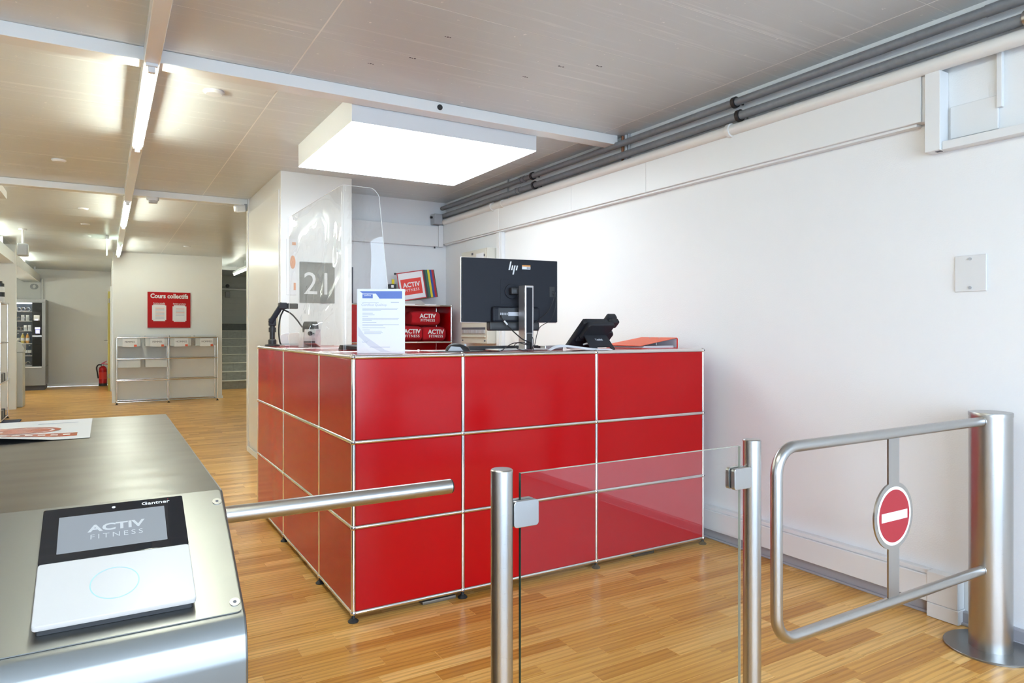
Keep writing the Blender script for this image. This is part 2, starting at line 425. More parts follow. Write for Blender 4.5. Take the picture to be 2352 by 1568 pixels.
for i, (x, y, l) in enumerate(rows):
    if i in pick:
        o = bpy.data.objects.new('plank', plank_me[l]); COL.objects.link(o); o.parent = floor; o.location = (x, y, 0)
    else:
        x0, x1 = max(LX, x - l / 2), min(WX, x + l / 2)
        if x1 - x0 < 0.01: continue
        t = plank_bm(x1 - x0); absorb(rest, t, Matrix.Translation(((x0 + x1) / 2, y, 0)))
o = part('parquet_strips', rest, 'oak', floor, sharp=20); o['kind'] = 'stuff'

struct('floor_added_entrance', box((LX, FRONT, -0.008), (WX, -2.95, 0.003)), M('added_grey_floor', (0.15, 0.155, 0.165), 0.55))  # unseen grey strip, added to cut orange bounce and reflections
# ---- ceiling: board panels with pale joints
ceiling = struct('ceiling', box((LX, FRONT, CH + 0.0007), (WX, FARY, CH + 0.10)), 'joint')
pit = 0.517; xs = [LX, -2.093, -0.063, 1.967, WX]
pme = {}
yy = 1.352 - pit * math.ceil((1.352 - FRONT) / pit) + pit
edges = [FRONT] + [yy + k * pit for k in range(60) if yy + k * pit < FARY - 0.05] + [FARY]
for a, b in zip(edges[:-1], edges[1:]):
    for x0, x1 in zip(xs[:-1], xs[1:]):
        key = (round(b - a, 3), round(x1 - x0, 3))
        if key not in pme:
            h = (x1 - x0) / 2 - 0.0035; k = (b - a) / 2 - 0.0016
            pme[key] = mesh_of('ceiling_panel', box((-h, -k, 0), (h, k, 0.0006)), 'ceiling', 20)
        o = bpy.data.objects.new('ceiling_panel', pme[key]); COL.objects.link(o); o.parent = ceiling
        o.location = ((x0 + x1) / 2, (a + b) / 2, CH)

for k, (x, y_) in enumerate(((0.43, 0.03), (0.385, 0.33), (0.235, 0.50), (1.06, 0.05), (0.98, 0.26), (1.22, -.05))):
    q_ = nb()
    for j in range(3): prism(q_, circ(.004 + .002 * ((k + j) % 2), 8, x + .012 * j, y_ + .003 * ((j * k) % 2)), CH - .0004, CH - .0001)
    part('scuff_mark', q_, 'ink_dark', ceiling)
# ---- walls
struct('wall_right', box((WX, FRONT, 0), (WX + 0.12, FARY, CH + 0.1)), 'wall')
struct('wall_left', box((LX - 0.12, FRONT, 0), (LX, FARY, CH + 0.1)), 'wall_far')
struct('wall_far', box((LX, FARY, 0), (WX, FARY + 0.12, CH + 0.1)), 'wall_far')
struct('wall_reception_back', box((0.95, 3.65, 0), (WX, 3.75, CH)), 'wall')
struct('wall_partition', box((-0.76, 10.35, 0), (0.915, FARY, CH)), 'wall_far')
struct('wall_pier', box((LX, 10.05, 0), (-2.04, 10.17, CH)), 'wall_far')
# shop front behind the camera: sill, lintel, mullions and glass
fr = box((LX, FRONT - 0.15, 0), (WX, FRONT, 0.10))
bx(fr, (LX, FRONT - 0.15, 2.38), (WX, FRONT, CH + 0.1)); bx(fr, (LX, FRONT - 0.15, 0.1), (-3.15, FRONT, 2.38)); bx(fr, (1.85, FRONT - 0.15, 0.1), (WX, FRONT, 2.38))
struct('wall_front', fr, 'wall_far')
for k, (a, b) in enumerate(((-3.15, -1.5), (-1.5, 0.2), (0.2, 1.85))):
    f = nb()
    for lo, hi in (((a, -5.30, .1), (a + .05, -5.22, 2.38)), ((b - .05, -5.30, .1), (b, -5.22, 2.38)), ((a + .05, -5.30, .1), (b - .05, -5.22, .16)), ((a + .05, -5.30, 2.32), (b - .05, -5.22, 2.38))): bx(f, lo, hi)
    wo = struct('window_%d' % (k + 1), f, 'alu')
    part('pane', box((a + .05, -5.262, .16), (b - .05, -5.256, 2.32)), 'clear', wo)

struct('floor_added_pavement', box((-30, -45, -0.2), (30, -5.36, -0.04)), M('added_bounce_pavement', (0.52, 0.53, 0.54), 0.9))  # added unseen ground; pale so daylight bounces onto the ceiling
# pillar / boxed-in service shaft behind the counter
pb = box((0.36, 3.03, 0.0), (0.953, 4.50, CH - 0.001))
pillar = struct('wall_pillar', pb, 'white_paint')
part('access_panel', box((0.352, 3.08, 0.10), (0.36, 4.44, 2.36), 0.002), 'white_paint', pillar)
part('corner_trim', box((0.345, 4.44, 0.0), (0.362, 4.52, CH - 0.001), 0.002), 'white_paint', pillar)
part('skirting', box((0.338, 3.03, 0.0), (0.3515, 4.46, 0.05), 0.002), 'duct', pillar)

# skirtings
bb = box((WX - 0.022, FRONT, 0), (WX, 0.9, 0.055), 0.006)
bx(bb, (WX - 0.034, FRONT, 0), (WX - 0.02, 0.9, 0.012), 0.004)
struct('baseboard_right', bb, 'skirting')
struct('baseboard_far', box((-1.9, FARY - 0.015, 0), (-0.76, FARY, 0.06)), 'white_paint')
struct('baseboard_partition', box((-0.76, 10.335, 0), (0.93, 10.35, 0.05)), 'white_paint')

# ceiling beams
def beam(lo, hi, label): return solo('ceiling_beam', box(lo, hi, 0.003), 'white_paint', label, 'beam')
b1 = beam((LX + .01, 0.84, 2.443), (2.085, 0.945, CH - .0005), 'white cross beam on the ceiling in front of the hanging light box')
part('keyhole_plug', lathe(nb(), [(0.0, 0), (0.016, 0), (0.016, 0.006), (0, 0.006)], (0.775, 0.8335, 2.475), 16, 'Y'), 'black', b1)
beam((LX + .01, 4.475, 2.447), (0.345, 4.575, CH - .0005), 'farther white cross beam on the ceiling meeting the white pillar')
beam((-1.95, 4.62, 2.436), (-1.67, 5.23, CH - .0005), 'short white ceiling box at the left edge beyond the far cross beam')

# lamp trunking with fluorescent tubes
trunk = thing('lamp_trunking', (-0.69, 4.0, 2.42), 'long white lamp rail running under the ceiling with fluorescent tubes', 'lamp rail')
part('rail', box((-0.722, -4.6, 2.42), (-0.657, 10.3, CH - .0005), 0.003), 'white_paint', trunk)
for y0, y1 in ((-2.55, -0.90), (0.80, 2.46), (4.66, 6.45), (8.37, 10.0)):
    t = part('tube', cyl(nb(), (-0.69, y0 + .03, 2.397), (-0.69, y1 - .03, 2.397), 0.013, 14), 'tube', trunk)
    for s, yy in ((1, y0), (-1, y1)):
        h = box((-0.715, yy - .012, 2.405), (-0.665, yy + .012, 2.42), 0.002); bx(h, (-0.705, min(yy, yy + s * .03), 2.380), (-0.675, max(yy, yy + s * .03), 2.408), 0.003)
        part('lamp_holder', h, 'white_plastic', trunk)
# tubes hidden on top of the side duct and in the stair hall, plus unseen added ones on the left
def tube_lamp(x, y0, y1, z, label):
    t = thing('tube_lamp', (x, (y0 + y1) / 2, z), label, 'lamp')
    part('batten', box((x - .03, y0, z + .018), (x + .03, y1, z + .06), 0.004), 'white_plastic', t)
    part('tube', cyl(nb(), (x, y0 + .03, z), (x, y1 - .03, z), 0.013, 16), 'tube', t)
    if z < 2.42:
        for yy in (y0 + .25, y1 - .25): part('hanger', cyl(nb(), (x, yy, z + .06), (x, yy, CH), 0.006, 16), 'white_plastic', t)
    for yy in (y0, y1 - .03): part('lamp_holder', box((x - .015, yy, z - .016), (x + .015, yy + .03, z + .02), 0.003), 'white_plastic', t)
tube_lamp(-2.20, 7.3, 8.9, 2.425, 'fluorescent tube above the side duct by the chrome shelf')
tube_lamp(-2.20, 11.2, 12.8, 2.425, 'fluorescent tube above the side duct near the vending machine')
tube_lamp(1.37, 10.5, 12.0, 2.33, 'fluorescent tube batten in front of the grey stairs')
tube_lamp(-2.6, 1.5, 3.1, 2.445, 'added unseen fluorescent tube over the left side of the hall')  # out of view, added to light the left hall
tube_lamp(-2.75, 5.0, 6.6, 2.445, 'added unseen fluorescent tube over the left side of the hall beyond the far cross beam')  # out of view, added to brighten the hall farther back
tube_lamp(-2.75, 10.5, 12.1, 2.12, 'added unseen fluorescent tube hanging behind the wall pier')  # hidden from view, added to lift the far wall
tube_lamp(-2.75, 12.3, 13.8, 2.12, 'added unseen fluorescent tube hanging over the corner left of the vending machine')  # second added tube for the far wall, also unseen

# hanging light box
lb = thing('ceiling_light_box', (0.905, 1.56, 2.347), 'large square white ceiling light box glowing above the red counter', 'lamp')
h = box((0.297, 0.956, 2.352), (1.509, 0.962, CH - .001)); bx(h, (0.297, 2.164, 2.352), (1.509, 2.170, CH - .001)); bx(h, (0.297, .962, 2.352), (.303, 2.164, CH - .001)); bx(h, (1.503, .962, 2.352), (1.509, 2.164, CH - .001))
part('housing', h, 'white_plastic', lb)
part('diffuser', box((0.299, 0.958, 2.347), (1.507, 2.168, 2.352)), 'lightbox', lb)

# ceiling fittings
def disc(x, y, r, label, h=0.016):
    solo('ceiling_cover', lathe(nb(), [(0.0, -h), (r * .75, -h), (r, -h * .35), (r, 0), (0, 0)], (x, y, CH - .0003), 24), 'white_plastic', label, 'ceiling cover')
disc(-0.362, 1.317, 0.055, 'round white ceiling cover nearest to the lit tube lamp')
disc(-1.18, 3.548, 0.05, 'round white ceiling cover at the left before the far cross beam')
disc(-1.076, 5.891, 0.05, 'first round white ceiling cover past the far cross beam')
disc(-1.082, 7.142, 0.05, 'second round white ceiling cover past the far cross beam')
disc(-1.087, 8.349, 0.05, 'third round white ceiling cover past the far cross beam')
disc(0.219, 8.921, 0.055, 'round white ceiling cover in front of the red notice board')
sd = thing('smoke_detector', (-0.487, 4.44, 2.43), 'white smoke detector under the far cross beam', 'smoke detector')
part('base', lathe(nb(), [(0, -.03), (.05, -.03), (.055, -.012), (.055, 0), (0, 0)], (-.487, 4.525, 2.4465), 24), 'white_plastic', sd)
part('grille', lathe(nb(), [(0, -.05), (.036, -.05), (.042, -.03), (0, -.03)], (-.487, 4.525, 2.4465), 24), 'grey_plastic', sd)
# motion sensor on pillar corner
ms = thing('motion_sensor', (0.33, 4.46, 2.41), 'small white motion sensor on a bracket at the pillar corner', 'sensor')
part('bracket', box((0.318, 4.47, 2.39), (0.344, 4.51, 2.46), 0.004), 'grey_plastic', ms)
part('housing', box((-.07, -.03, -.035), (.03, .03, .035), 0.012, 3, Matrix.Translation((0.285, 4.44, 2.405)) @ Euler((R(10), R(-12), R(20))).to_matrix().to_4x4()), 'white_plastic', ms)
# spot on left
sp = thing('ceiling_speaker', (-1.78, 8.0, 2.2), 'small grey speaker hanging on a ball joint beside the side duct', 'speaker')
part('mount', cyl(cyl(nb(), (-1.78, 8.0, 2.49), (-1.78, 8.0, 2.3), 0.012), (-1.78, 8, 2.505), (-1.78, 8, 2.485), 0.045), 'white_plastic', sp)
part('housing', box((-1.84, 7.93, 2.15), (-1.72, 8.07, 2.31), 0.018, 3), 'grey_plastic', sp)
# edge-lit exit lamp
ex = thing('exit_lamp', (-0.80, 8.4, 2.27), 'small glowing exit lamp box hanging beside the lamp rail', 'exit lamp')
part('panel', box((-0.862, 8.2, 2.27), (-0.845, 8.6, 2.46), 0.003), 'exit_e', ex)
part('bracket', box((-0.868, 8.18, 2.46), (-0.828, 8.62, 2.5045), 0.004), 'white_plastic', ex)

# side duct on the left
sdz = thing('side_duct', (-2.2, 10, 2.22), 'white boxed duct running along the left side below the ceiling', 'duct')
part('channel', box((-2.34, 5.4, 2.22), (-2.06, 14.84, 2.385), 0.004), 'duct', sdz)
for yy in (6.5, 9.0, 12.0, 14.2): part('hanger', box((-2.12, yy, 2.385), (-2.09, yy + .02, CH - .001)), 'duct', sdz)
solo('wall_pipe', path(nb(), [(-2.02, 14.82, 2.3), (-2.02, 14.82, 1.0), (-2.02, 14.82, .1)], 0.022, 12), 'pipe_white', 'thin white pipe rising behind the vending machine', 'pipe')
cb = nb()
for k in range(4): path(cb, [V((-2.16 + .05 * math.cos(a) + .01 * k, 14.6 + .01 * k, 2.12 + .05 * math.sin(a))) + V((0.0, 0, 0)) for a in [2 * PI * i / 24 for i in range(25)]], 0.006, 6)
solo('cable_coil', cb, 'grey_plastic', 'coiled grey cable under the side duct at the far wall', 'cable')

# ---- right wall trunking and pipes
rd = thing('wall_duct', (WX, 1.2, 2.065), 'wide white cable duct running along the right wall under the pipes', 'duct')
cuts = [-1.147, 0.56, 1.37, 2.45, 3.60]
for a, b in zip(cuts[:-1], cuts[1:]):
    d = box((2.082, a + .0004, 2.075), (2.139, b - .0004, 2.268), 0.003)
    part('duct_length', d, 'duct', rd)
part('back_channel', box((2.10, -1.12, 2.064), (2.139, 3.60, 2.0745)), 'duct', rd)
part('end_cap', box((2.090, -1.162, 2.073), (2.139, -1.148, 2.266), 0.002), 'duct', rd)
bd = thing('wall_duct', (1.5, 3.6, 2.045), 'shorter white cable duct across the reception back wall', 'duct')
part('duct_length', box((0.954, 3.595, 2.048), (2.03, 3.649, 2.252), 0.003), 'duct', bd)
part('corner_piece', box((2.031, 3.585, 2.045), (2.081, 3.649, 2.262), 0.003), 'duct', bd)
part('screw', cyl(nb(), (2.0, 3.62, 2.03), (2.0, 3.62, 2.049), 0.008, 10), 'black', bd)
vd = thing('wall_duct', (2.1, -1.2, 1.94), 'short upright white duct beside the wall hatch', 'duct')
part('duct_length', box((2.072, -1.229, 1.938), (2.139, -1.168, 2.266), 0.002), 'duct', vd)
part('opening', box((2.09, -1.222, 1.9365), (2.11, -1.20, 1.9385)), 'ink_dark', vd)
solo('wall_duct', box((2.085, -2.6, 1.938), (2.139, -1.2305, 1.972), 0.002), 'duct', 'slim white duct running right below the wall hatch', 'duct')
hs = solo('wall_hatch', box((2.128, -1.418, 1.985), (2.1395, -1.24, 2.118), 0.004), 'duct', 'pale blank hatch plate high on the right wall', 'plate')
solo('conduit_strip', box((2.118, -1.435, 2.065), (2.1395, -1.415, 2.29), 0.003), 'duct', 'thin upright white strip beside the wall hatch', 'strip')
wp = thing('wall_plate', (WX, -1.31, 1.36), 'square white blanking plate with two screws on the right wall', 'plate')
part('plate', box((2.133, -1.374, 1.352), (2.1395, -1.255, 1.5), 0.003), 'white_plastic', wp)
for zz in (1.484, 1.368): part('screw', cyl(nb(), (2.129, -1.3145, zz), (2.134, -1.3145, zz), 0.006, 12), 'grey_plastic', wp)

def pipe(z, r, mat, label, x=2.075, y1=3.60):
    t = thing('pipe', (x, 0, z), label, 'pipe')
    part('tube', cyl(nb(), (x, FRONT + .01, z), (x, y1, z), r, 20), mat, t)
    return t
p1 = pipe(2.437, 0.021, 'pipe', 'topmost dark grey pipe along the right wall')
p2 = pipe(2.357, 0.023, 'pipe', 'middle dark grey pipe along the right wall')
p3 = pipe(2.293, 0.029, 'pipe_white', 'lowest cream white pipe along the right wall', 2.078, 3.55)
def clamp(p, z, r, yy, mat, x=2.075):
    c = lathe(nb(), [(r + .001, -.011), (r + .009, -.011), (r + .009, .011), (r + .001, .011)], (x, yy, z), 20, 'Y')
    bx(c, (x - .006, yy - .008, z + r), (x + .006, yy + .008, z + r + .010), 0.002); bx(c, (x - .004, yy - .008, z - r - .010), (x + .008, yy + .008, z - r), 0.002)
    cyl(c, (x + r, yy, z), (WX - .001, yy, z), 0.006, 8)
    part('clamp', c, mat, p)
for yy in (-0.165, 1.885): clamp(p1, 2.437, 0.021, yy, 'black'); clamp(p2, 2.357, 0.023, yy - .03, 'black')
for yy in (-0.13, 2.55): clamp(p3, 2.293, 0.029, yy, 'pipe_white', 2.078)
for yy in (2.05, 2.0): part('joint_sleeve', cyl(nb(), (2.075, yy, 2.437), (2.075, yy + .035, 2.437), 0.025, 18), 'pipe', p1)
for yy in (2.12, 2.07): part('joint_sleeve', cyl(nb(), (2.075, yy, 2.357), (2.075, yy + .035, 2.357), 0.027, 18), 'pipe', p2)
part('joint_sleeve', cyl(nb(), (2.078, 2.36, 2.293), (2.078, 2.40, 2.293), 0.033, 18), 'pipe_white', p3)
part('joint_sleeve', cyl(nb(), (2.075, -1.62, 2.357), (2.075, -1.53, 2.357), 0.03, 18), 'steel', p2)
part('joint_sleeve', cyl(nb(), (2.075, -1.60, 2.437), (2.075, -1.40, 2.437), 0.0235, 18), 'pipe', p1)
for k, (yy, mt, nmv) in enumerate(((0.835, 'copper', 'thin copper riser pipe behind the right wall pipes'), (0.80, 'white_plastic', 'thin white riser conduit next to the copper pipe'), (0.77, 'grey_plastic', 'thin grey riser conduit next to the copper pipe'))):
    solo('riser_pipe', cyl(nb(), (2.124, yy, 2.27), (2.124, yy, CH - .002), 0.009, 10), mt, nmv, 'pipe')
solo('riser_pipe', cyl(nb(), (2.124, 2.36, 2.27), (2.124, 2.36, CH - .002), 0.008, 10), 'grey_plastic', 'thin grey conduit behind the pipes above the fuse box', 'pipe')
jb = thing('junction_box', (2.0, 3.6, 2.27), 'grey junction box with a black knob in the ceiling corner', 'junction box')
part('housing', box((1.965, 3.545, 2.268), (2.055, 3.649, 2.372), 0.006), 'grey_plastic', jb)
part('knob', cyl(nb(), (1.965, 3.6, 2.338), (1.945, 3.6, 2.338), 0.012, 14), 'black', jb)

# low wall duct
ld = thing('wall_duct', (WX, -0.5, 0.06), 'low white cable duct along the foot of the right wall', 'duct')
part('duct_length', box((2.092, -1.168, 0.058), (2.139, 0.75, 0.168), 0.003), 'duct', ld)
part('top_ledge', box((2.104, -1.168, 0.1685), (2.139, 0.75, 0.188), 0.003), 'duct', ld)
part('down_piece', box((2.086, -1.29, 0.06), (2.139, -1.1685, 0.188), 0.003), 'duct', ld)
part('foot_piece', box((2.082, -1.294, 0.001), (2.139, -1.17, 0.0595), 0.003), 'duct', ld)

# fuse box behind the monitor
fb = thing('fuse_box', (2.08, 2.8, 1.08), 'beige wall fuse box with breaker rows behind the monitor', 'fuse box')
part('housing', box((2.02, 2.545, 1.08), (2.139, 3.05, 1.93), 0.004), 'beige', fb)
part('cover_plate', box((2.014, 2.56, 1.32), (2.0195, 3.04, 1.92), 0.002), 'beige', fb)
part('label_card', box((2.012, 2.60, 1.80), (2.0138, 2.74, 1.89)), 'paper', fb)
for yy in (2.585, 3.02): part('screw', cyl(nb(), (2.012, yy, 1.105), (2.02, yy, 1.105), .007, 10), 'ink_dark', fb)
part('latch', box((2.011, 2.80, 1.885), (2.0138, 2.83, 1.905)), 'ink_dark', fb)
part('latch', box((2.011, 2.575, 1.855), (2.0138, 2.595, 1.875)), 'ink_dark', fb)
part('rail', box((2.012, 2.58, 1.205), (2.0198, 3.03, 1.225)), 'ink_dark', fb)
for k in range(9): part('breaker', box((2.008, 2.585 + k * .049, 1.170), (2.0198, 2.627 + k * .049, 1.204), 0.002), 'grey_plastic', fb)
part('ledge', box((2.006, 2.57, 1.135), (2.0198, 3.04, 1.15), 0.002), 'beige', fb)
vd2 = thing('wall_duct', (2.12, 2.48, 0.9), 'upright white duct between the fuse box and the monitor', 'duct')
part('duct_length', box((2.105, 2.44, 0.4), (2.139, 2.535, 2.063), 0.003), 'duct', vd2)
part('ridge', box((2.098, 2.47, 0.4), (2.1048, 2.482, 2.063)), 'duct', vd2)
solo('backing_board', box((2.122, 2.545, 1.932), (2.139, 3.15, 2.062), 0.002), 'duct', 'white board above the fuse box under the wall duct', 'board')

# ================================================================== RECEPTION COUNTER
ctr = thing('reception_counter', (0, 0, 0), 'L-shaped glossy red panel reception counter with chrome tube frame', 'counter')
ZL = [0.035, 0.385, 0.735, 1.085]; RR = 0.0125
FX = [0.0, 0.5, 1.25, 2.0]; LY = [0.0, 0.5, 1.25, 2.0]
ball_me = mesh_of('ball_joint', lathe(nb(), [(0.0, -.0134), (.0052, -.0123), (.0098, -.0090), (.0127, -.0035), (.0127, .0035), (.0098, .0090), (.0052, .0123), (0.0, .0134)], n=16), 'chrome', 60)
foot_me = mesh_of('foot', lathe(nb(), [(0, 0), (.021, 0), (.022, .004), (.016, .010), (.008, .014), (.007, .024), (0, .024)], n=20), 'rubber')
def inst(name, me, parent, p):
    o = bpy.data.objects.new(name, me); COL.objects.link(o); o.parent = parent; o.location = world_of(parent).inverted() @ V(p); return o
def rail(parent, p, q, r=.0095, name='rail', n=18, gap=.008):
    p, q = V(p), V(q); d = (q - p).normalized() * gap
    return part(name, cyl(nb(), p + d, q - d, r, n), 'chrome', parent)
posts = [(x, 0.0) for x in FX] + [(0.0, y) for y in LY[1:]] + [(x, 0.5) for x in (0.5, 1.25, 2.0)] + [(0.5, y) for y in (1.25, 2.0)]
for (x, y) in posts:
    for z in ZL: inst('ball_joint', ball_me, ctr, (x, y, z))
    for a, b in zip(ZL[:-1], ZL[1:]): rail(ctr, (x, y, a), (x, y, b), name='post')
    inst('foot', foot_me, ctr, (x, y, 0))
# little dark tapped holes in the joints that face the room
hole_me = mesh_of('joint_hole', cyl(nb(), (0, -.0002, 0), (0, .0012, 0), .0038, 10), 'ink_dark')
for x in FX:
    for z in ZL: inst('joint_hole', hole_me, ctr, (x, -.0130, z))
for z in ZL:
    for a, b in zip(FX[:-1], FX[1:]): rail(ctr, (a, 0, z), (b, 0, z))
    for a, b in zip(LY[:-1], LY[1:]): rail(ctr, (0, a, z), (0, b, z))
for a, b in ((0.5, 1.25), (1.25, 2.0)):
    rail(ctr, (a, .5, 1.085), (b, .5, 1.085)); rail(ctr, (.5, a, 1.085), (.5, b, 1.085)); rail(ctr, (a, .5, .035), (b, .5, .035)); rail(ctr, (.5, a, .035), (.5, b, .035))
for x in (0.5, 1.25, 2.0): rail(ctr, (x, 0, 1.085), (x, .5, 1.085)); rail(ctr, (x, 0, .035), (x, .5, .035))
for yv in (0.5, 1.25, 2.0): rail(ctr, (0, yv, 1.085), (.5, yv, 1.085)); rail(ctr, (0, yv, .035), (.5, yv, .035))
g = 0.0085
for z0, z1 in zip(ZL[:-1], ZL[1:]):
    for a, b in zip(FX[:-1], FX[1:]):
        part('front_panel', box((a + g, -.0062, z0 + g), (b - g, .004, z1 - g), 0.002), 'red', ctr)
    for a, b in zip(LY[:-1], LY[1:]):
        part('side_panel', box((-.0062, a + g, z0 + g), (.004, b - g, z1 - g), 0.002), 'red', ctr)
for x0, x1, y0, y1 in ((0, .5, 0, .5), (.5, 1.25, 0, .5), (1.25, 2, 0, .5), (0, .5, .5, 1.25), (0, .5, 1.25, 2)):
    part('top_panel', box((x0 + g, y0 + g, 1.082), (x1 - g, y1 - g, 1.0925), 0.002), 'red', ctr)
    part('bottom_panel', box((x0 + g, y0 + g, .032), (x1 - g, y1 - g, .038)), 'red', ctr)
for a, b in ((.5, 1.25), (1.25, 2.0)):
    part('inner_panel', box((a + g, .495, .05), (b - g, .503, 1.07), 0.002), 'red', ctr)
    part('inner_panel', box((.495, a + g, .05), (.503, b - g, 1.07), 0.002), 'red', ctr)
part('end_panel', box((1.997, g, .05), (2.003, .5 - g, 1.07), 0.002), 'red', ctr)
part('end_panel', box((g, 1.997, .05), (.5 - g, 2.003, 1.07), 0.002), 'red', ctr)
TOP = 1.0927
cs = thing('cable_tray', (0.36, 0.04, 0), 'thin grey metal tray lying under the front of the red counter', 'tray')
part('tray', box((0.31, 0.005, 0.0005), (0.47, 0.06, 0.016), 0.003), M('dull_brown_metal', (0.20, 0.17, 0.14), 0.4, 0.6), cs)
solo('floor_box', box((1.52, 0.02, 0.0005), (1.66, 0.12, 0.017), 0.003), 'rubber', 'flat black box on the floor under the right end of the counter', 'box')

# ================================================================== GATES
gb = thing('glass_barrier', (0.27, -1.45, 0), 'low clear glass barrier held between two round steel posts', 'barrier')
for x in (-0.132, 0.671):
    part('post', cyl(nb(), (x, -1.45, 0.004), (x, -1.45, 0.886), 0.0242, 32), 'steel', gb)
    part('post_cap', lathe(nb(), [(0, 0), (.0246, 0), (.0246, .004), (.022, .0065), (0, .0065)], (x, -1.45, .8855), 32), 'steel', gb)
    part('floor_flange', lathe(nb(), [(0, 0), (.05, 0), (.05, .004), (.026, .006), (0, .006)], (x, -1.45, 0.0005), 32), 'steel', gb)
gp = part('glass_pane', box((-0.0855, -1.454, 0.10), (0.6195, -1.446, 0.878)), 'glass', gb, label='clear glass pane with dark green edges')
part('glass_edge', box((-.0862, -1.454, .10), (-.0853, -1.446, .878)), 'glass_edge', gp)
part('glass_edge', box((.6193, -1.454, .10), (.6200, -1.446, .878)), 'glass_edge_pale', gp)
part('glass_edge', box((-.0853, -1.454, .8776), (.6193, -1.446, .8784)), 'glass_edge_pale', gp)
for x0, x1 in ((-0.11, -0.046), (0.583, 0.650)):
    for z0 in (0.762, 0.12):
        for yy in (-1.4665, -1.4465 + .0005):
            part('clamp', prism(nb(), rrect(x1 - x0, .058, .008), 0, .0125, frame(((x0 + x1) / 2, yy + .0125, z0 + .029), X, Z), 0.0012), 'steel', gb)
        part('clamp_rubber', box((x0 + .004, -1.4575, z0 + .004), (x1 - .006, -1.4425, z0 + .054)), 'rubber', gb)

sg = thing('swing_gate', (1.985, -1.455, 0), 'brushed steel swing gate on a thick post with a no-entry sign', 'gate')
PX, PY = 1.985, -1.455
part('post', cyl(nb(), (PX, PY, 0.008), (PX, PY, 0.874), 0.0698, 48), 'steel', sg)
part('post_cap', lathe(nb(), [(0, 0), (.0715, 0), (.0715, .012), (.070, .0145), (0, .0145)], (PX, PY, .874), 48), 'steel', sg)
part('base_plate', lathe(nb(), [(.079, 0.0005), (.152, 0.0005), (.152, .006), (.150, .008), (.079, .008)], (PX, PY, 0), 56), 'steel_plate', sg)
part('base_gap', lathe(nb(), [(0, .0006), (.0789, .0006), (.0789, .004), (0, .004)], (PX, PY, 0), 40), 'ink_dark', sg)
rc = 0.075; xl, zt, zb = 0.768, 0.857, 0.305; fr_ = [(PX - .06, PY, zt), (xl + rc + .4, PY, zt), (xl + rc, PY, zt)]
for i in range(1, 9): a = R(90 + 90 * i / 9); fr_.append((xl + rc + rc * math.cos(a), PY, zt - rc + rc * math.sin(a)))
fr_ += [(xl, PY, zt - rc), (xl, PY, (zt + zb) / 2), (xl, PY, zb + rc)]
for i in range(1, 9): a = R(180 + 90 * i / 9); fr_.append((xl + rc + rc * math.cos(a), PY, zb + rc + rc * math.sin(a)))
fr_ += [(xl + rc, PY, zb), (xl + rc + .4, PY, zb), (PX - .06, PY, zb)]
part('gate_frame', path(nb(), fr_, 0.0169, 24), 'steel', sg, sharp=60)
for zz in (zt, zb): part('weld_collar', cyl(nb(), (PX - .072, PY, zz), (PX - .064, PY, zz), 0.0185, 24), 'steel', sg)
sx_, sz_ = 1.347, 0.587
st = nb(); w2, rr_ = 0.030, 0.110
a0 = math.asin(w2 / rr_); poly = [(w2, zt - sz_ - .010)]
poly = [(-w2, zt - sz_ - .012)]
for i in range(25): a = PI / 2 + a0 + (PI - 2 * a0) * i / 24; poly.append((rr_ * math.cos(a), rr_ * math.sin(a)))
poly += [(-w2, zb - sz_ + .012), (w2, zb - sz_ + .012)]
for i in range(25): a = -PI / 2 + a0 + (PI - 2 * a0) * i / 24; poly.append((rr_ * math.cos(a), rr_ * math.sin(a)))
poly.append((w2, zt - sz_ - .012))
part('sign_holder', prism(st, poly, -.003, .003, frame((sx_, PY, sz_), X, Z)), 'steel', sg)
part('sign_disc', prism(nb(), circ(.096, 56), .0031, .0040, frame((sx_, PY, sz_), X, Z)), 'white_print', sg)
part('sign_face', prism(nb(), circ(.086, 56), .0041, .0046, frame((sx_, PY, sz_), X, Z)), 'sign_red', sg, label='red no-entry disc')
part('sign_bar', box((sx_ - .073, PY - .0054, sz_ - .0145), (sx_ + .073, PY - .0047, sz_ + .0145)), 'white_print', sg, label='white bar of the no-entry sign')

# ================================================================== TURNSTILE
tc = thing('turnstile_cabinet', (-1.0, -0.8, 0), 'brushed steel turnstile cabinet with a sloped reader panel in the foreground', 'turnstile')
prof = [(0.05, 0.0), (0.05, 0.89), (-1.335, 0.89), (-1.590, 0.742), (-1.606, 0.715), (-1.612, 0.68), (-1.612, 0.0)]
part('body', prism(nb(), prof, -1.32, -0.682, Matrix(((0, 0, 1, 0), (1, 0, 0, 0), (0, 1, 0, 0), (0, 0, 0, 1))), 0.004), 'steel_x', tc, sharp=40)
sn = V((0, -.5019, .8649)); su = V((0, .8649, .5019))
def slope(x, s, lift=0.0): return V((x, -1.335, 0.89)) - su * s + sn * lift     # s measured down the slope
lift0 = 0.0
part('front_plate', prism(nb(), rrect(0.60, 0.286, 0.006), 0.0006, 0.003, frame(slope(-0.988, 0.146), X, su)), 'steel_plate', tc)
for s in (0.035, 0.270):
    sc_ = part('screw', prism(nb(), circ(.008, 20), 0.003, 0.0045, frame(slope(-0.696, s), X, su)), 'steel', tc)
    part('socket', prism(nb(), circ(.003, 6), 0.0045, 0.0048, frame(slope(-0.696, s), X, su)), 'ink_dark', sc_)
part('arm', cyl(nb(), (-0.684, -0.92, .736), (-0.002, -0.92, .736), 0.0212, 36), 'steel', tc)
part('arm_cap', lathe(nb(), [(0, 0), (.0212, 0), (.020, .004), (0, .005)], (-0.002, -0.92, .736), 32, 'X'), 'rubber', tc)
part('arm_collar', cyl(nb(), (-0.682, -0.92, .736), (-0.674, -0.92, .736), 0.034, 32), 'steel', tc)

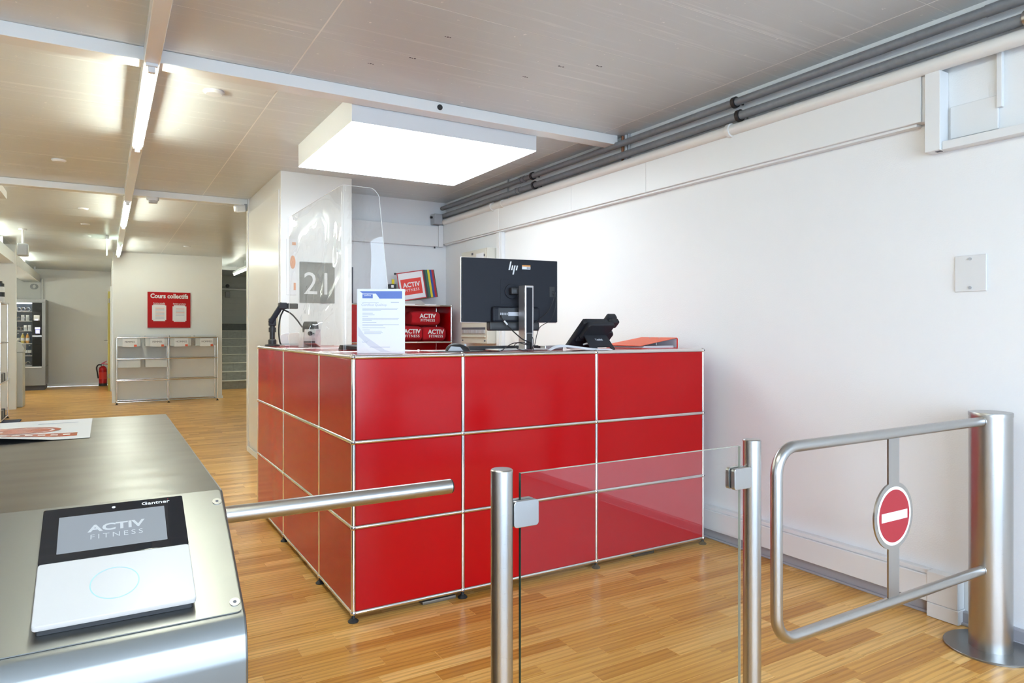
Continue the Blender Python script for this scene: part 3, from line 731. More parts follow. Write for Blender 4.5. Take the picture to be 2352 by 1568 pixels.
at = thing('access_terminal', tuple(slope(-0.86, 0.26)), 'white and black access reader with touch screen on the steel cabinet slope', 'terminal')
dT, dB = slope(0, 0.008, 0.0050), slope(0, 0.268, 0.0260)     # the terminal leans: its top edge is flush, its lower edge stands proud
dU = (dT - dB).normalized()
def dp_(x, s_, lift=0.0): return V((x, dT.y, dT.z)) - dU * (s_ - 0.008) + X.cross(dU) * lift
def dv(x0, x1, s0, s1, z0, z1, r=0.003, bev=0.0):
    return prism(nb(), rrect(x1 - x0, s1 - s0, r), z0, z1, frame(dp_((x0 + x1) / 2, (s0 + s1) / 2), X, dU), bev)
part('backplate', dv(-0.960, -0.757, 0.016, 0.264, -0.022, -0.0096), 'black', at)
part('reader_face', dv(-0.964, -0.753, 0.142, 0.269, -0.009, 0.0004, 0.005, 0.0015), 'reader_white', at, label='glossy white reader face')
part('screen_glass', dv(-0.964, -0.753, 0.010, 0.1415, -0.009, 0.0, 0.003, 0.0006), 'black_gloss', at, label='black glass front')
part('display', dv(-0.941, -0.784, 0.034, 0.124, 0.00002, 0.0001, 0.001), 'screen_e', at)
txt('logo', 'ACTIV', 0.0235, 'screen_logo', at, dp_(-0.858, 0.073, 0.0002), X, dU, bold=0.03, sx=1.22, depth=0.00008)
txt('logo', 'FITNESS', 0.0165, 'screen_logo', at, dp_(-0.858, 0.094, 0.0002), X, dU, bold=-0.008, sx=1.0, space=1.4, depth=0.00008)
txt('maker_name', 'Gantner', 0.0115, 'white_print', at, dp_(-0.797, 0.022, 0.0002), X, dU, bold=0.012, sx=1.15, depth=0.00008)
part('camera_dot', prism(nb(), circ(.0028, 16), .00003, .0002, frame(dp_(-0.862, 0.022), X, dU)), 'lightgrey', at)
part('red_dot', prism(nb(), circ(.0010, 10), .00003, .0003, frame(dp_(-0.7770, 0.016), X, dU)), 'sign_red', at)
rg = nb()
A = [rg.verts.new((.0335 * math.cos(2 * PI * i / 56), .0335 * math.sin(2 * PI * i / 56), .0006)) for i in range(56)]; B = [rg.verts.new((.0318 * math.cos(2 * PI * i / 56), .0318 * math.sin(2 * PI * i / 56), .0006)) for i in range(56)]
for i in range(56): rg.faces.new([A[i], A[(i + 1) % 56], B[(i + 1) % 56], B[i]])
bmesh.ops.transform(rg, matrix=frame(dp_(-0.862, 0.206), X, dU), verts=rg.verts)
part('reader_ring', rg, 'ring_e', at, label='pale blue light ring')

fl = thing('flyer', (-1.05, -0.2, 0.8905), 'white flyer with orange print lying on the steel cabinet', 'flyer')
def fz(x, y): # slightly lifted front edge towards the left
    return 0.8915 + max(0, (-0.99 - x)) * max(0, (-0.28 - y)) * 0.55
fb_ = nb(); nx, ny = 14, 14; gv = {}
for i in range(nx + 1):
    for j in range(ny + 1):
        x = -1.318 + (0.406) * i / nx; y_ = -0.47 + .50 * j / ny
        gv[i, j] = fb_.verts.new((x, y_, fz(x, y_)))
for i in range(nx):
    for j in range(ny): fb_.faces.new([gv[i, j], gv[i + 1, j], gv[i + 1, j + 1], gv[i, j + 1]])
part('sheet', fb_, 'paper', fl, sharp=80)
def ring_strip(cx, cy, rx, ry, t, z, mat, name):
    b = nb(); n = 64; P = []
    for i in range(n):
        a = 2 * PI * i / n
        x, y_ = cx + rx * math.cos(a), cy + ry * math.sin(a); x2, y2 = cx + (rx - t) * math.cos(a), cy + (ry - t) * math.sin(a)
        P.append((b.verts.new((x, y_, fz(x, y_) + z)), b.verts.new((x2, y2, fz(x2, y2) + z))))
    for i in range(n): b.faces.new([P[i][0], P[(i + 1) % n][0], P[(i + 1) % n][1], P[i][1]])
    return part(name, b, mat, fl)
def patch(x0, x1, y0, y1, z, mat, name, n=8):
    b = nb(); G = {}
    for i in range(n + 1):
        for j in range(3):
            x = x0 + (x1 - x0) * i / n; yv = y0 + (y1 - y0) * j / 2; G[i, j] = b.verts.new((x, yv, fz(x, yv) + z))
    for i in range(n):
        for j in range(2): b.faces.new([G[i, j], G[i + 1, j], G[i + 1, j + 1], G[i, j + 1]])
    return part(name, b, mat, fl)
ring_strip(-1.105, -0.23, .115, .085, .016, .0006, 'flyer_orange', 'printed_ring')
ring_strip(-1.105, -0.23, .09, .06, .045, .0006, 'flyer_orange', 'printed_ring')
patch(-1.135, -1.065, -0.245, -0.215, .0006, 'flyer_orange', 'printed_bar')
patch(-1.28, -0.945, -0.41, -0.335, .0006, 'flyer_orange', 'printed_banner', 16)
for k in range(10): patch(-1.25 + k * .03, -1.232 + k * .03, -0.385, -0.36, .0010, 'white_print', 'printed_mark', 2)
patch(-1.06, -0.95, -0.075, -0.065, .0006, 'ink', 'small_print')
patch(-1.318, -1.20, -0.12, -0.105, .0006, 'flyer_orange', 'printed_bar')

# ================================================================== COUNTER THINGS
# folded clear acrylic screen
asn = thing('acrylic_screen', (0.05, 0.8, TOP), 'tall folded clear acrylic sneeze guard on the left counter', 'screen')
ab = nb(); N1 = 26; zt_ = 1.852
prevs = []
outl = []
for i in range(N1 + 1):
    s = i / N1; yv = 1.335 - s * 1.015; xv = 0.045
    outl.append((xv, yv))
# rounded fold
fx, fy = outl[-1]
for i in range(1, 6): a = R(90 * i / 5); outl.append((fx + .02 * (1 - math.cos(a)) , fy - .02 * math.sin(a)))
x0_, y0_ = outl[-1]
NW = 10
for i in range(1, NW + 1): outl.append((x0_ + .150 * i / NW, y0_ + .006 * math.sin(i / NW * PI)))
cols = []
for k, (xv, yv) in enumerate(outl):
    col_ = []
    wing = max(0, (k - (N1 + 5)) / NW)
    for j in range(21):
        z = TOP + .001 + (zt_ - TOP) * j / 20
        x2 = xv + wing * 0.075 * (1 - j / 20)          # the short wing flares out towards its foot
        drop = 0
        if wing > .75: drop = ((wing - .75) / .25) ** 2 * .03
        z2 = z if j < 20 else z - drop
        bulge = (.022 * math.sin(j / 20 * PI) ** 2 * math.sin(PI * k / N1) + .008 * math.sin(j / 20 * PI * 2) * math.sin(2 * PI * k / N1)) if k <= N1 else 0
        col_.append(ab.verts.new((x2 + bulge, yv, min(z2, zt_ - drop + .001))))
    cols.append(col_)
for k in range(len(cols) - 1):
    for j in range(20): ab.faces.new([cols[k][j], cols[k + 1][j], cols[k + 1][j + 1], cols[k][j + 1]])
top_pts = [c[20].co.copy() for c in cols]; right_pts = [v.co.copy() for v in cols[-1]]; left_pts = [v.co.copy() for v in cols[0]]
fold_pts = [v.co.copy() for v in cols[N1 + 3]]
bmesh.ops.solidify(ab, geom=ab.faces[:], thickness=0.003)
part('sheet', ab, 'acrylic', asn, sharp=60)
for P_ in (top_pts, right_pts, left_pts): part('edge', path(nb(), P_, .0011, 6), 'acrylic_edge', asn)
part('fold', path(nb(), fold_pts, .0009, 6), 'acrylic_edge', asn)

# certificate in a clear stand
cc = CAM + FW * 2.98 + RT * (-0.1918 * 2.98); cc = V((cc.x, cc.y, TOP))
ct = thing('certificate_stand', tuple(cc), 'framed certificate with a blue header in a clear stand on the counter corner', 'certificate')
cw, chh = 0.209, 0.283
def cp(u, v, d=0): return cc + RT * u + Z * v - FW * d
part('holder', prism(nb(), rrect(cw, chh, .004), -.003, .0008, frame(cp(0, chh / 2 + .0005), RT, Z)), 'white_plastic', ct)
part('foot', box((-cw / 2, -.001, .0003), (cw / 2, .075, .003), 0, 2, Matrix.Translation(cc) @ frame((0, 0, 0), RT, FW)), 'clear', ct)
part('sheet', prism(nb(), rrect(cw - .008, chh - .008, .002), .0009, .0012, frame(cp(0, chh / 2 + .0005), RT, Z)), 'paper', ct)
def cprint(poly, mat, name, z=0.0014): # poly in fractions of the sheet, y up from bottom
    return part(name, prism(nb(), [((x - .5) * (cw - .012), (y_ - .5) * (chh - .012)) for x, y_ in poly], .0012, z, frame(cp(0, chh / 2 + .0005), RT, Z)), mat, ct)
cprint([(.03, .985), (.97, .985), (.97, .865), (.47, .865), (.39, .945), (.10, .945)], 'blue', 'header_band')
cprint([(.09, .935), (.32, .935), (.32, .87), (.09, .87)], 'blue', 'logo_block')
txt('logo', 'qualitop', 0.0092, 'white_print', ct, cp((.205 - .5) * (cw - .012), .903 * chh, .0016), RT, Z, bold=.01, depth=.0001)
txt('title', 'Certificat Qualitop', 0.0145, 'ink', ct, cp((.09 - .5) * cw, .755 * chh, .0014), RT, Z, align='LEFT', depth=.0001)
cprint([(0.0, .42), (.14, .27), (.60, .035), (.74, 0.01), (.50, 0.01), (.22, .11), (0.0, .27)], 'lightgrey', 'ribbon', .00135)
cprint([(0.0, .20), (.12, .12), (.27, 0.01), (0.0, .01)], 'white_print', 'ribbon', .0014)
lines = [(.80, .09, .45), (.705, .09, .88), (.69, .09, .86), (.672, .09, .5), (.63, .09, .32), (.604, .09, .36), (.575, .09, .22), (.545, .09, .9), (.53, .09, .88), (.515, .09, .3), (.48, .09, .40), (.445, .09, .9), (.43, .09, .55), (.395, .09, .60), (.36, .09, .25), (.338, .13, .52), (.318, .13, .54), (.30, .13, .50), (.165, .09, .2), (.085, .25, .70)]
for v_, a, b in lines: cprint([(a, v_ - .0035), (b, v_ - .0035), (b, v_ + .0035), (a, v_ + .0035)], 'ink', 'small_print', .00138)
cprint([(.72, .80), (.90, .80), (.90, .812), (.72, .812)], 'ink', 'small_print', .00138)
part('signature', path(nb(), [cp((u - .5) * cw, v_ * chh, .0015) for u, v_ in ((.10, .185), (.15, .215), (.12, .17), (.18, .205), (.17, .18), (.24, .20), (.26, .215))], .0006, 5), 'ink', ct)

# monitor seen from the back
MC = V((0.94, 0.322, 0)); ma = R(7.0)
mr_ = V((math.cos(ma), math.sin(ma), 0)) if False else V((math.cos(R(7.1)), -math.sin(R(-7.1)) * -1, 0))
md = V((math.cos(R(-7.1)), math.sin(R(-7.1)), 0)); mn = V((md.y, -md.x, 0))  # mn points to the camera side
if mn.y > 0: mn = -mn
mon = thing('computer_monitor', (0.955, 0.25, TOP), 'dark grey computer monitor seen from behind on a silver stand', 'monitor')
def mp_(u, v_, d): return V((MC.x, MC.y, 0)) + md * u + mn * d + Z * v_
def mbox(u0, u1, v0, v1, d0, d1, bev=0.0): # oriented box: u along the screen, v height, d towards the camera
    return box((u0, v0, d0), (u1, v1, d1), bev, 2, frame((MC.x, MC.y, 0), md, Z))
ZB, ZT = 1.238, 1.566
part('back_shell', mbox(-.270, .270, ZB, ZT, -.004, .012, .004), 'monitor', mon)
part('bezel', mbox(-.2725, .2725, ZB - .003, ZT + .002, -.014, -.0045, .002), 'alu', mon)
part('screen', mbox(-.266, .266, ZB + .004, ZT - .006, -.0155, -.0142), 'black_gloss', mon)
part('bulge', mbox(-.115, .155, ZB - .002, ZB + .080, .012, .040, .012), 'monitor', mon)
part('sound_bar', mbox(-.135, .145, ZB - .044, ZB + .002, -.004, .050, .008), 'black', mon)
part('port_bay', mbox(-.085, .075, ZB + .012, ZB + .072, .0403, .0412), 'black', mon)
part('port_label', mbox(-.030, .028, ZB + .032, ZB + .052, .0413, .0417), 'lightgrey', mon)
for k in range(5): part('port', mbox(-.075 + k * .009, -.069 + k * .009, ZB + .036, ZB + .048, .0413, .0418), 'grey_plastic', mon)
part('mount_plate', mbox(-.062, .062, ZB + .095, ZB + .222, .0122, .0135, .003), 'monitor', mon)
part('pivot', prism(nb(), circ(.039, 36), .0136, .020, frame(mp_(0, ZB + .160, 0), md, Z), .002), 'monitor', mon)
part('neck', mbox(-.020, .045, ZB + .142, ZB + .178, .0202, .06, .006), 'black', mon)
part('side_port_bay', mbox(.222, .252, ZB + .135, ZB + .190, .0121, .0128), 'black', mon)
# the slanted bar logo
def hb(u, v0, v1, sl=.23, t=.0075):
    c = mp_(0, ZT - .045, .0125)
    poly = [(u - t / 2 + v0 * sl, v0), (u + t / 2 + v0 * sl, v0), (u + t / 2 + v1 * sl, v1), (u - t / 2 + v1 * sl, v1)]
    part('logo_bar', prism(nb(), poly, 0, .0008, frame(c, md, Z)), 'white_print', mon)
hb(-.010, -.012, .032); hb(.0045, -.012, .012); hb(.0175, -.035, .012); hb(.031, -.012, .012)
stk = part('sticker', prism(nb(), rrect(.048, .022, .002), 0, .0006, frame(mp_(.085, ZT - .040, .0125), md, Z)), 'paper', mon)
part('band', mbox(.061, .109, ZT - .0365, ZT - .029, .0132, .0135), 'sticker_orange', stk)
for k in range(6): part('barcode', mbox(.088 + k * .0032, .0898 + k * .0032, ZT - .0485, ZT - .039, .0132, .0135), 'ink_dark', stk)
# stand
SX, SY = 0.972, 0.222
part('stand_column', box((SX - .026, SY - .035, TOP + .006), (SX + .026, SY + .03, 1.424), .004), 'alu', mon)
part('stand_slot', box((SX - .017, SY - .0362, TOP + .09), (SX + .017, SY - .0352, 1.413)), 'monitor', mon)
part('stand_cable_hole', box((SX - .016, SY - .0368, TOP + .008), (SX + .016, SY - .0352, TOP + .088), .002), 'black', mon)
part('stand_base', prism(nb(), rrect(.30, .15, .012), .0003, .008, Matrix.Translation((SX - .02, SY + .055, TOP)), .002), 'alu', mon)

def cable(pts, r, mat, label, name='cable', n=8): return solo(name, path(nb(), smooth_pts(pts, 8), r, n), mat, label, 'cable')
SF = SY - .046
cable([mp_(-.072, ZB + .035, .045), mp_(-.07, ZB + .02, .055), mp_(-.045, ZB - .02, .07), V((SX - .06, SF - .01, 1.155)), V((SX - .005, SF - .006, 1.135)), V((SX + .005, SF, 1.11)), V((SX + .004, SF, TOP + .006))], .003, 'black', 'black display cable looping from the monitor port into the stand')
solo('cable_sleeve', path(nb(), [mp_(-.062, ZB + .006, .0635), mp_(-.048, ZB - .014, .0715)], .0046, 10), 'white_print', 'white printed sleeve on the black monitor cable', 'sleeve')
cable([mp_(.237, ZB + .165, .016), mp_(.245, ZB + .15, .03), mp_(.20, ZB + .06, .04), mp_(.09, ZB - .02, .075), V((SX + .014, SF - .004, 1.14)), V((SX + .010, SF, TOP + .006))], .0018, 'black', 'thin black cable hanging from the upper side port of the monitor')
cable([mp_(.24, ZB + .155, .016), mp_(.252, ZB + .12, .03), mp_(.22, ZB + .02, .04), mp_(.13, ZB - .03, .078), V((SX + .02, SF - .006, 1.12)), V((SX + .014, SF - .002, TOP + .004))], .0018, 'black', 'thin black cable hanging lower from the side port of the monitor')
cable([(SX - .01, SF, 1.125), (SX - .05, SF + .0, 1.135), (SX - .10, SF + .01, 1.13), (SX - .15, SF - .01, 1.112), (SX - .20, SF - .04, TOP + .003), (SX - .26, SF - .03, TOP + .003)], .0022, 'black', 'black cable arching left from the monitor stand to the counter')
cable([(SX - .012, SF - .002, 1.12), (SX - .07, SF, 1.133), (SX - .095, SF, 1.122), (SX - .085, SF - .01, 1.105), (SX - .05, SF - .012, TOP + .003), (SX - .03, SF - .02, TOP + .003)], .002, 'black', 'small black cable loop left of the monitor stand')
wc = [(SX + .04, .06, TOP + .004), (SX + .10, .07, TOP + .020), (SX + .18, .075, TOP + .018), (SX + .27, .040, TOP + .006), (SX + .36, .020, TOP + .004), (SX + .40, .022, TOP + .0035)]
for k in range(3):
    cable([V(p) + V((.0, .009 * k, .003 * k * (1 if 0 < i < 4 else 0))) for i, p in enumerate(wc)], .0032, 'cable_white', 'white network cable lying on the counter between monitor and phone, %s of three' % ('front', 'middle', 'rear')[k])

kb = thing('keyboard', (0.90, 0.42, TOP), 'black keyboard lying behind the monitor stand', 'keyboard')
part('case', prism(nb(), [(-.062, 0.0004), (.062, 0.0004), (.062, .020), (-.062, .010)], 0.72, 1.16, Matrix(((0, 0, 1, 0), (-1, 0, 0, .425), (0, 1, 0, TOP), (0, 0, 0, 1))), .002), 'black', kb)
for r_ in range(5):
    part('key_row', box((.735, .368 + r_ * .023, TOP + .019 - .0017 * r_), (1.145, .387 + r_ * .023, TOP + .0225 - .0017 * r_), .002), 'rubber', kb)
solo('usb_hub', box((1.11, 0.25, TOP + .0003), (1.225, 0.30, TOP + .024), .003), 'alu', 'grey metal hub box lying right of the monitor stand', 'hub')
mm = thing('computer_mouse', (0.605, 0.26, TOP), 'black and grey computer mouse on the mouse pad', 'mouse')
mb = nb(); bmesh.ops.create_uvsphere(mb, u_segments=20, v_segments=12, radius=1)
for v in mb.verts:
    x, y_, z = v.co; v.co = V((x * .062, y_ * .033, max(0, z) * .036 * (1 - .25 * x)))
bmesh.ops.transform(mb, matrix=Matrix.Translation((.605, .26, TOP + .0026)) @ Matrix.Rotation(R(-15), 4, 'Z'), verts=mb.verts)
part('shell', mb, 'black', mm, sharp=60)
part('side_band', prism(nb(), [(-.055, 0), (.02, 0), (.005, .018), (-.04, .022)], -.034, -.0325, Matrix.Translation((.605, .26, TOP + .004)) @ Matrix.Rotation(R(-15), 4, 'Z') @ Matrix.Rotation(R(90), 4, 'X') @ Matrix.Diagonal((1, 1, -1, 1))), 'grey_plastic', mm)
part('wheel', cyl(nb(), (.64, .248, TOP + .031), (.64, .256, TOP + .031), .006, 12), 'grey_plastic', mm)
solo('mouse_pad', box((0.52, 0.15, TOP + .0003), (0.74, 0.36, TOP + .0024), .001), 'rubber', 'thin dark mouse pad on the counter beside the certificate', 'mouse pad')

# desk phone from behind
ph = thing('desk_phone', (1.33, 0.12, TOP), 'charcoal desk phone seen from behind on its folding stand', 'phone')
pl0 = V((1.23, 0.245, 1.117)); pu = V((0, -0.165, 0.142)).normalized(); pn = X.cross(pu)     # pn points to the operator side up
if pn.z < 0: pn = -pn
PM = Matrix(((1, pu.x, pn.x, pl0.x), (0, pu.y, pn.y, pl0.y), (0, pu.z, pn.z, pl0.z), (0, 0, 0, 1)))
LP = 0.218
part('body', prism(nb(), [(0.0, 0), (.165, 0), (.165, .205), (.150, .215), (.014, .215), (.0, .200)], -.026, 0.0, PM, .004), 'phone', ph)
part('face', box((.006, .008, .0002), (.160, .208, .004), .002, 2, PM), 'black', ph)
part('display_head', prism(nb(), [(.015, .112), (.175, .112), (.185, .135), (.185, .213), (.176, .222), (.028, .222), (.015, .208)], -.052, -.0262, PM, .005), 'phone', ph)
part('display', box((.03, .13, .0042), (.15, .20, .006), .001, 2, PM), 'black_gloss', ph)
part('label_strip', box((.085, .135, -.0528), (.117, .141, -.0522), 0, 2, PM), 'grey_plastic', ph)
part('port', box((.082, .114, -.0535), (.115, .124, -.0522), .002, 2, PM), 'ink_dark', ph)
part('ledge', box((.012, .075, -.040), (.205, .108, -.0262), .004, 2, PM), 'phone', ph)
part('side_button', box((.150, .060, -.046), (.195, .080, -.0262), .004, 2, PM), 'phone', ph)
part('cradle', prism(nb(), [(.172, .05), (.214, .05), (.214, .145), (.200, .165), (.172, .165)], -.055, -.006, PM, .004), 'phone', ph)
part('handset', prism(nb(), [(.166, .0), (.222, .0), (.222, .035), (.212, .05), (.212, .165), (.222, .18), (.222, .226), (.166, .226), (.166, .18), (.174, .165), (.174, .05), (.166, .035)], -.004, .030, PM, .008), 'phone', ph)
part('ear_cap', prism(nb(), rrect(.054, .052, .010), -.034, -.0042, PM @ Matrix.Translation((.194, .200, 0)), .006), 'phone', ph)
tA, tB = V((1.255, 0.112, 1.182)), V((1.395, 0.112, 1.182)); bA, bB = V((1.262, .052, TOP + .005)), V((1.418, .052, TOP + .005))
sb = nb()
def sheet6(bm, pts, t):
    pts = [V(p) for p in pts]; n = (pts[1] - pts[0]).cross(pts[-1] - pts[0]).normalized() * t
    a = [bm.verts.new(p) for p in pts]; b = [bm.verts.new(p + n) for p in pts]; k = len(pts)
    bm.faces.new(a); bm.faces.new(b[::-1])
    for i in range(k): bm.faces.new([a[i], a[(i + 1) % k], b[(i + 1) % k], b[i]])
    return bm
def stp(u, v_): return (tA.lerp(tB, u)).lerp(bA.lerp(bB, u), v_)
sheet6(sb, [stp(0, 0), stp(1, 0), stp(1, 1), stp(.88, 1), stp(.84, .84), stp(.30, .84), stp(.26, 1), stp(0, 1)], .006)
part('stand', sb, 'phone', ph)
sup = (tA - bA); sup = V((0, sup.y, sup.z)).normalized(); sno = X.cross(sup)
lo_ = stp(.53, .42); 
txt('maker_name', 'Yealink', 0.0165, 'lightgrey', ph, lo_ + V((0, -1, .6)).normalized() * .0012, X, sup, bold=.01, depth=.0006)
cable([(1.262, .12, TOP + .03), (1.268, .09, TOP + .035), (1.272, .075, TOP + .022), (1.285, .066, TOP + .010), (1.30, .062, TOP + .0055)], .0045, 'cable_white', 'white cable loop plugged in beside the phone stand')

# ring binder
bi = thing('ring_binder', (1.86, 0.34, TOP), 'orange ring binder lying flat at the right end of the counter', 'binder')
BX0, BX1, BY0, BY1 = 1.695, 1.982, 0.175, 0.485
bmtx = lambda: Matrix(((1, 0, 0, 0), (0, 0, 1, 0), (0, 1, 0, TOP), (0, 0, 0, 1)))
part('bottom_cover', prism(nb(), [(BX0 + .01, .0005), (BX1, .0005), (BX1, .0035), (BX0 + .01, .0035)], BY0, BY1, bmtx()), 'binder_edge', bi)
part('spine', prism(nb(), [(BX1 - .006, .0036), (BX1 - .001, .0004), (BX1 + .002, .004), (BX1 + .002, .056), (BX1 - .003, .0585), (BX1 - .006, .056)], BY0, BY1, bmtx()), 'binder_edge', bi)
part('top_cover', prism(nb(), [(BX0, .0145), (BX1 - .006, .0585), (BX1 - .001, .0620), (BX0 - .001, .0178)], BY0, BY1, bmtx(), .0008), 'binder', bi)
part('lining', prism(nb(), [(BX1 - .009, .0045), (BX1 - .0064, .0045), (BX1 - .0064, .055), (BX1 - .009, .055)], BY0 + .004, BY1 - .004, bmtx()), 'lightgrey', bi)
for k in range(6): part('page', box((BX0 + .02 + .003 * k, BY0 + .003 + .001 * (k % 3), TOP + .0036 + .002 * k), (BX1 - .03, BY1 - .01, TOP + .0052 + .002 * k)), 'paper', bi)
for yy in (0.30, 0.38):
    part('rivet', lathe(nb(), [(0, 0), (.008, 0), (.007, .003), (0, .0035)], (1.955, yy, TOP + .0555), 14), 'grey_plastic', bi)
    part('ring', path(nb(), [(BX1 - .05, yy, TOP + .004), (BX1 - .05, yy, TOP + .03), (BX1 - .042, yy, TOP + .04), (BX1 - .03, yy, TOP + .042)], .002, 8), 'chrome', bi)
solo('paper_sheet', box((1.75, .165, TOP + .0000), (1.99, .40, TOP + .0004)), 'paper', 'white paper sheet lying under the orange binder', 'paper')

# monitor arm with clip at the far end of the counter
ar = thing('monitor_arm', (0.06, 1.92, TOP), 'black articulated monitor arm clamped at the far left end of the counter', 'monitor arm')
ax, ay = 0.065, 1.90
part('base', lathe(nb(), [(0, 0), (.048, 0), (.046, .010), (.026, .014), (.026, .04), (.022, .045), (0, .045)], (ax, ay, TOP + .0003), 28), 'black', ar)
part('column', cyl(cyl(nb(), (ax, ay, TOP + .04), (ax, ay, 1.235), .017, 20), (ax, ay, 1.185), (ax, ay, 1.215), .023, 20), 'black', ar)
arm_dir = V((.045, -.03, 0))
part('lower_joint', box((ax - .022, ay - .02, 1.225), (ax + .022, ay + .02, 1.275), .006), 'phone', ar)
q0, q1 = V((ax - .005, ay, 1.26)), V((ax + .055, ay - .02, 1.365))
ddir = (q1 - q0).normalized(); side = V((0, 1, 0))
part('link', box((-.018, -.016, -.01), ((q1 - q0).length + .012, .016, .024), .006, 2, frame(q0, ddir, ddir.cross(Y).normalized() * -1 if False else V((-ddir.z, 0, ddir.x)))), 'monitor', ar)
part('head_joint', box((ax + .035, ay - .05, 1.335), (ax + .085, ay + .005, 1.378), .006), 'phone', ar)
part('head', box((ax + .086, ay - .047, 1.338), (ax + .155, ay - .003, 1.374), .005), 'black', ar)
part('cable_loop', path(nb(), smooth_pts([(ax + .07, ay - .02, 1.335), (ax + .045, ay - .025, 1.28), (ax + .035, ay - .03, 1.20), (ax + .04, ay - .035, TOP + .03), (ax + .055, ay - .035, TOP + .005)], 8), .005, 8), 'rubber', ar)
part('cable_loop', path(nb(), smooth_pts([(ax + .06, ay - .02, 1.335), (ax + .11, ay - .02, 1.31), (ax + .15, ay - .02, 1.27), (ax + .20, ay - .02, 1.20)], 8), .005, 8), 'rubber', ar)

# white card reader with curved shells beside the arm
cr_ = thing('card_terminal', (0.16, 1.78, TOP), 'white curved payment terminal standing beside the monitor arm', 'terminal')
def shell(o, w_, h_, t, mat, nmv, tilt):
    poly = [(-w_ / 2, 0), (w_ / 2 - .02, 0), (w_ / 2, .03), (w_ / 2 - .01, h_ * .8), (w_ / 2 - .05, h_), (-w_ / 2 + .01, h_ * .92), (-w_ / 2 - .01, h_ * .7)]
    return part(nmv, prism(nb(), poly, -t / 2, t / 2, frame(o, (.8, -.6, 0), (0, tilt, 1)), .006), mat, cr_, sharp=50)
shell((0.15, 1.80, TOP + .012), .10, .078, .02, 'lightgrey', 'rear_shell', .12)
shell((0.19, 1.74, TOP + .012), .11, .082, .024, 'white_plastic', 'front_shell', .12)
part('foot', box((0.10, 1.70, TOP + .0003), (0.24, 1.84, TOP + .012), .004), 'grey_plastic', cr_)

# label printer behind the acrylic
lp = thing('label_printer', (0.20, 1.43, TOP), 'white label printer with a black dome behind the acrylic screen', 'printer')
pm = Matrix.Translation((0.185, 1.42, TOP)) @ Matrix.Rotation(R(-32), 4, 'Z')
part('left_cheek', prism(nb(), [(-.06, .0005), (.05, .0005), (.055, .06), (.045, .105), (.02, .125), (-.03, .115), (-.055, .06)], -.050, -.018, pm @ Matrix(((0, 0, 1, 0), (1, 0, 0, 0), (0, 1, 0, 0), (0, 0, 0, 1))), .004), 'white_plastic', lp)
part('body', prism(nb(), [(-.055, .025), (.05, .0005), (.055, .06), (.045, .112), (-.045, .112), (-.06, .06)], -.0175, .052, pm @ Matrix(((0, 0, 1, 0), (1, 0, 0, 0), (0, 1, 0, 0), (0, 0, 0, 1))), .004), 'white_plastic', lp)
part('roll_cover', cyl(nb(), pm @ V((-.03, .0, .112)), pm @ V((.04, .0, .112)), .045, 28), 'black', lp)
part('button', cyl(nb(), pm @ V((.022, -.058, .085)), pm @ V((.022, -.066, .085)), .0135, 24), 'black', lp)
part('slot', box((-.016, -.062, .028), (.05, -.05, .04), 0, 2, pm), 'ink_dark', lp)
part('status_light', cyl(nb(), pm @ V((.042, -.0575, .085)), pm @ V((.042, -.061, .085)), .003, 12), 'sgreen', lp)
solo('pen_tray', prism(nb(), [(-.06, .0005), (.06, .0005), (.055, .018), (-.05, .026)], -.10, .10, Matrix.Translation((.30, .86, TOP)) @ Matrix.Rotation(R(-50), 4, 'Z') @ Matrix.Rotation(R(90), 4, 'X'), .003), 'black', 'black wedge-shaped tray on the counter behind the acrylic screen', 'tray')

# calendar on the pillar
cl = thing('wall_calendar', (0.655, 3.02, 1.42), 'grey spiral-bound wall calendar with a big white 21 on the white pillar', 'calendar')
part('page', box((0.511, 3.022, 1.428), (0.803, 3.0292, 1.765), .001), 'calendar', cl)
part('spiral', path(nb(), [(0.515 + .284 * i / 160, 3.0215 + .005 * math.cos(i * PI / 2), 1.764 + .006 * math.sin(i * PI / 2)) for i in range(161)], .0012, 5), 'grey_plastic', cl)
txt('number', '21', 0.265, 'white_print', cl, (0.664, 3.0215, 1.58), X, Z, depth=.0003, sx=.95)
ns_ = solo('reflected_notice', box((0.405, 3.024, 1.49), (0.485, 3.0292, 1.95), .001), 'paper', 'narrow white sheet imitating a poster reflection with orange print, on the pillar left of the calendar', 'notice')  # painted reflection: poster mirrored in the acrylic, drawn as a sheet
part('printed_bar', box((0.45, 3.0228, 1.90), (0.480, 3.0239, 1.925)), 'reflected_orange', ns_)
part('printed_bar', box((0.462, 3.0228, 1.53), (0.480, 3.0239, 1.59)), 'reflected_orange', ns_)
part('printed_disc', prism(nb(), [(.022 * math.cos(a * PI / 12), .055 * math.sin(a * PI / 12)) for a in range(24)], 0, .0012, frame((0.455, 3.0239, 1.76), X, Z)), 'reflected_orange', ns_)
sh = thing('whiteboard', (1.02, 3.64, 1.5), 'grey metal board on the reception back wall right of the pillar', 'board')
part('panel', box((0.96, 3.63, 1.43), (1.145, 3.6492, 1.80), .002), 'bin', sh)
part('edge_strip', box((1.146, 3.625, 1.43), (1.156, 3.6492, 1.80)), 'ink_dark', sh)

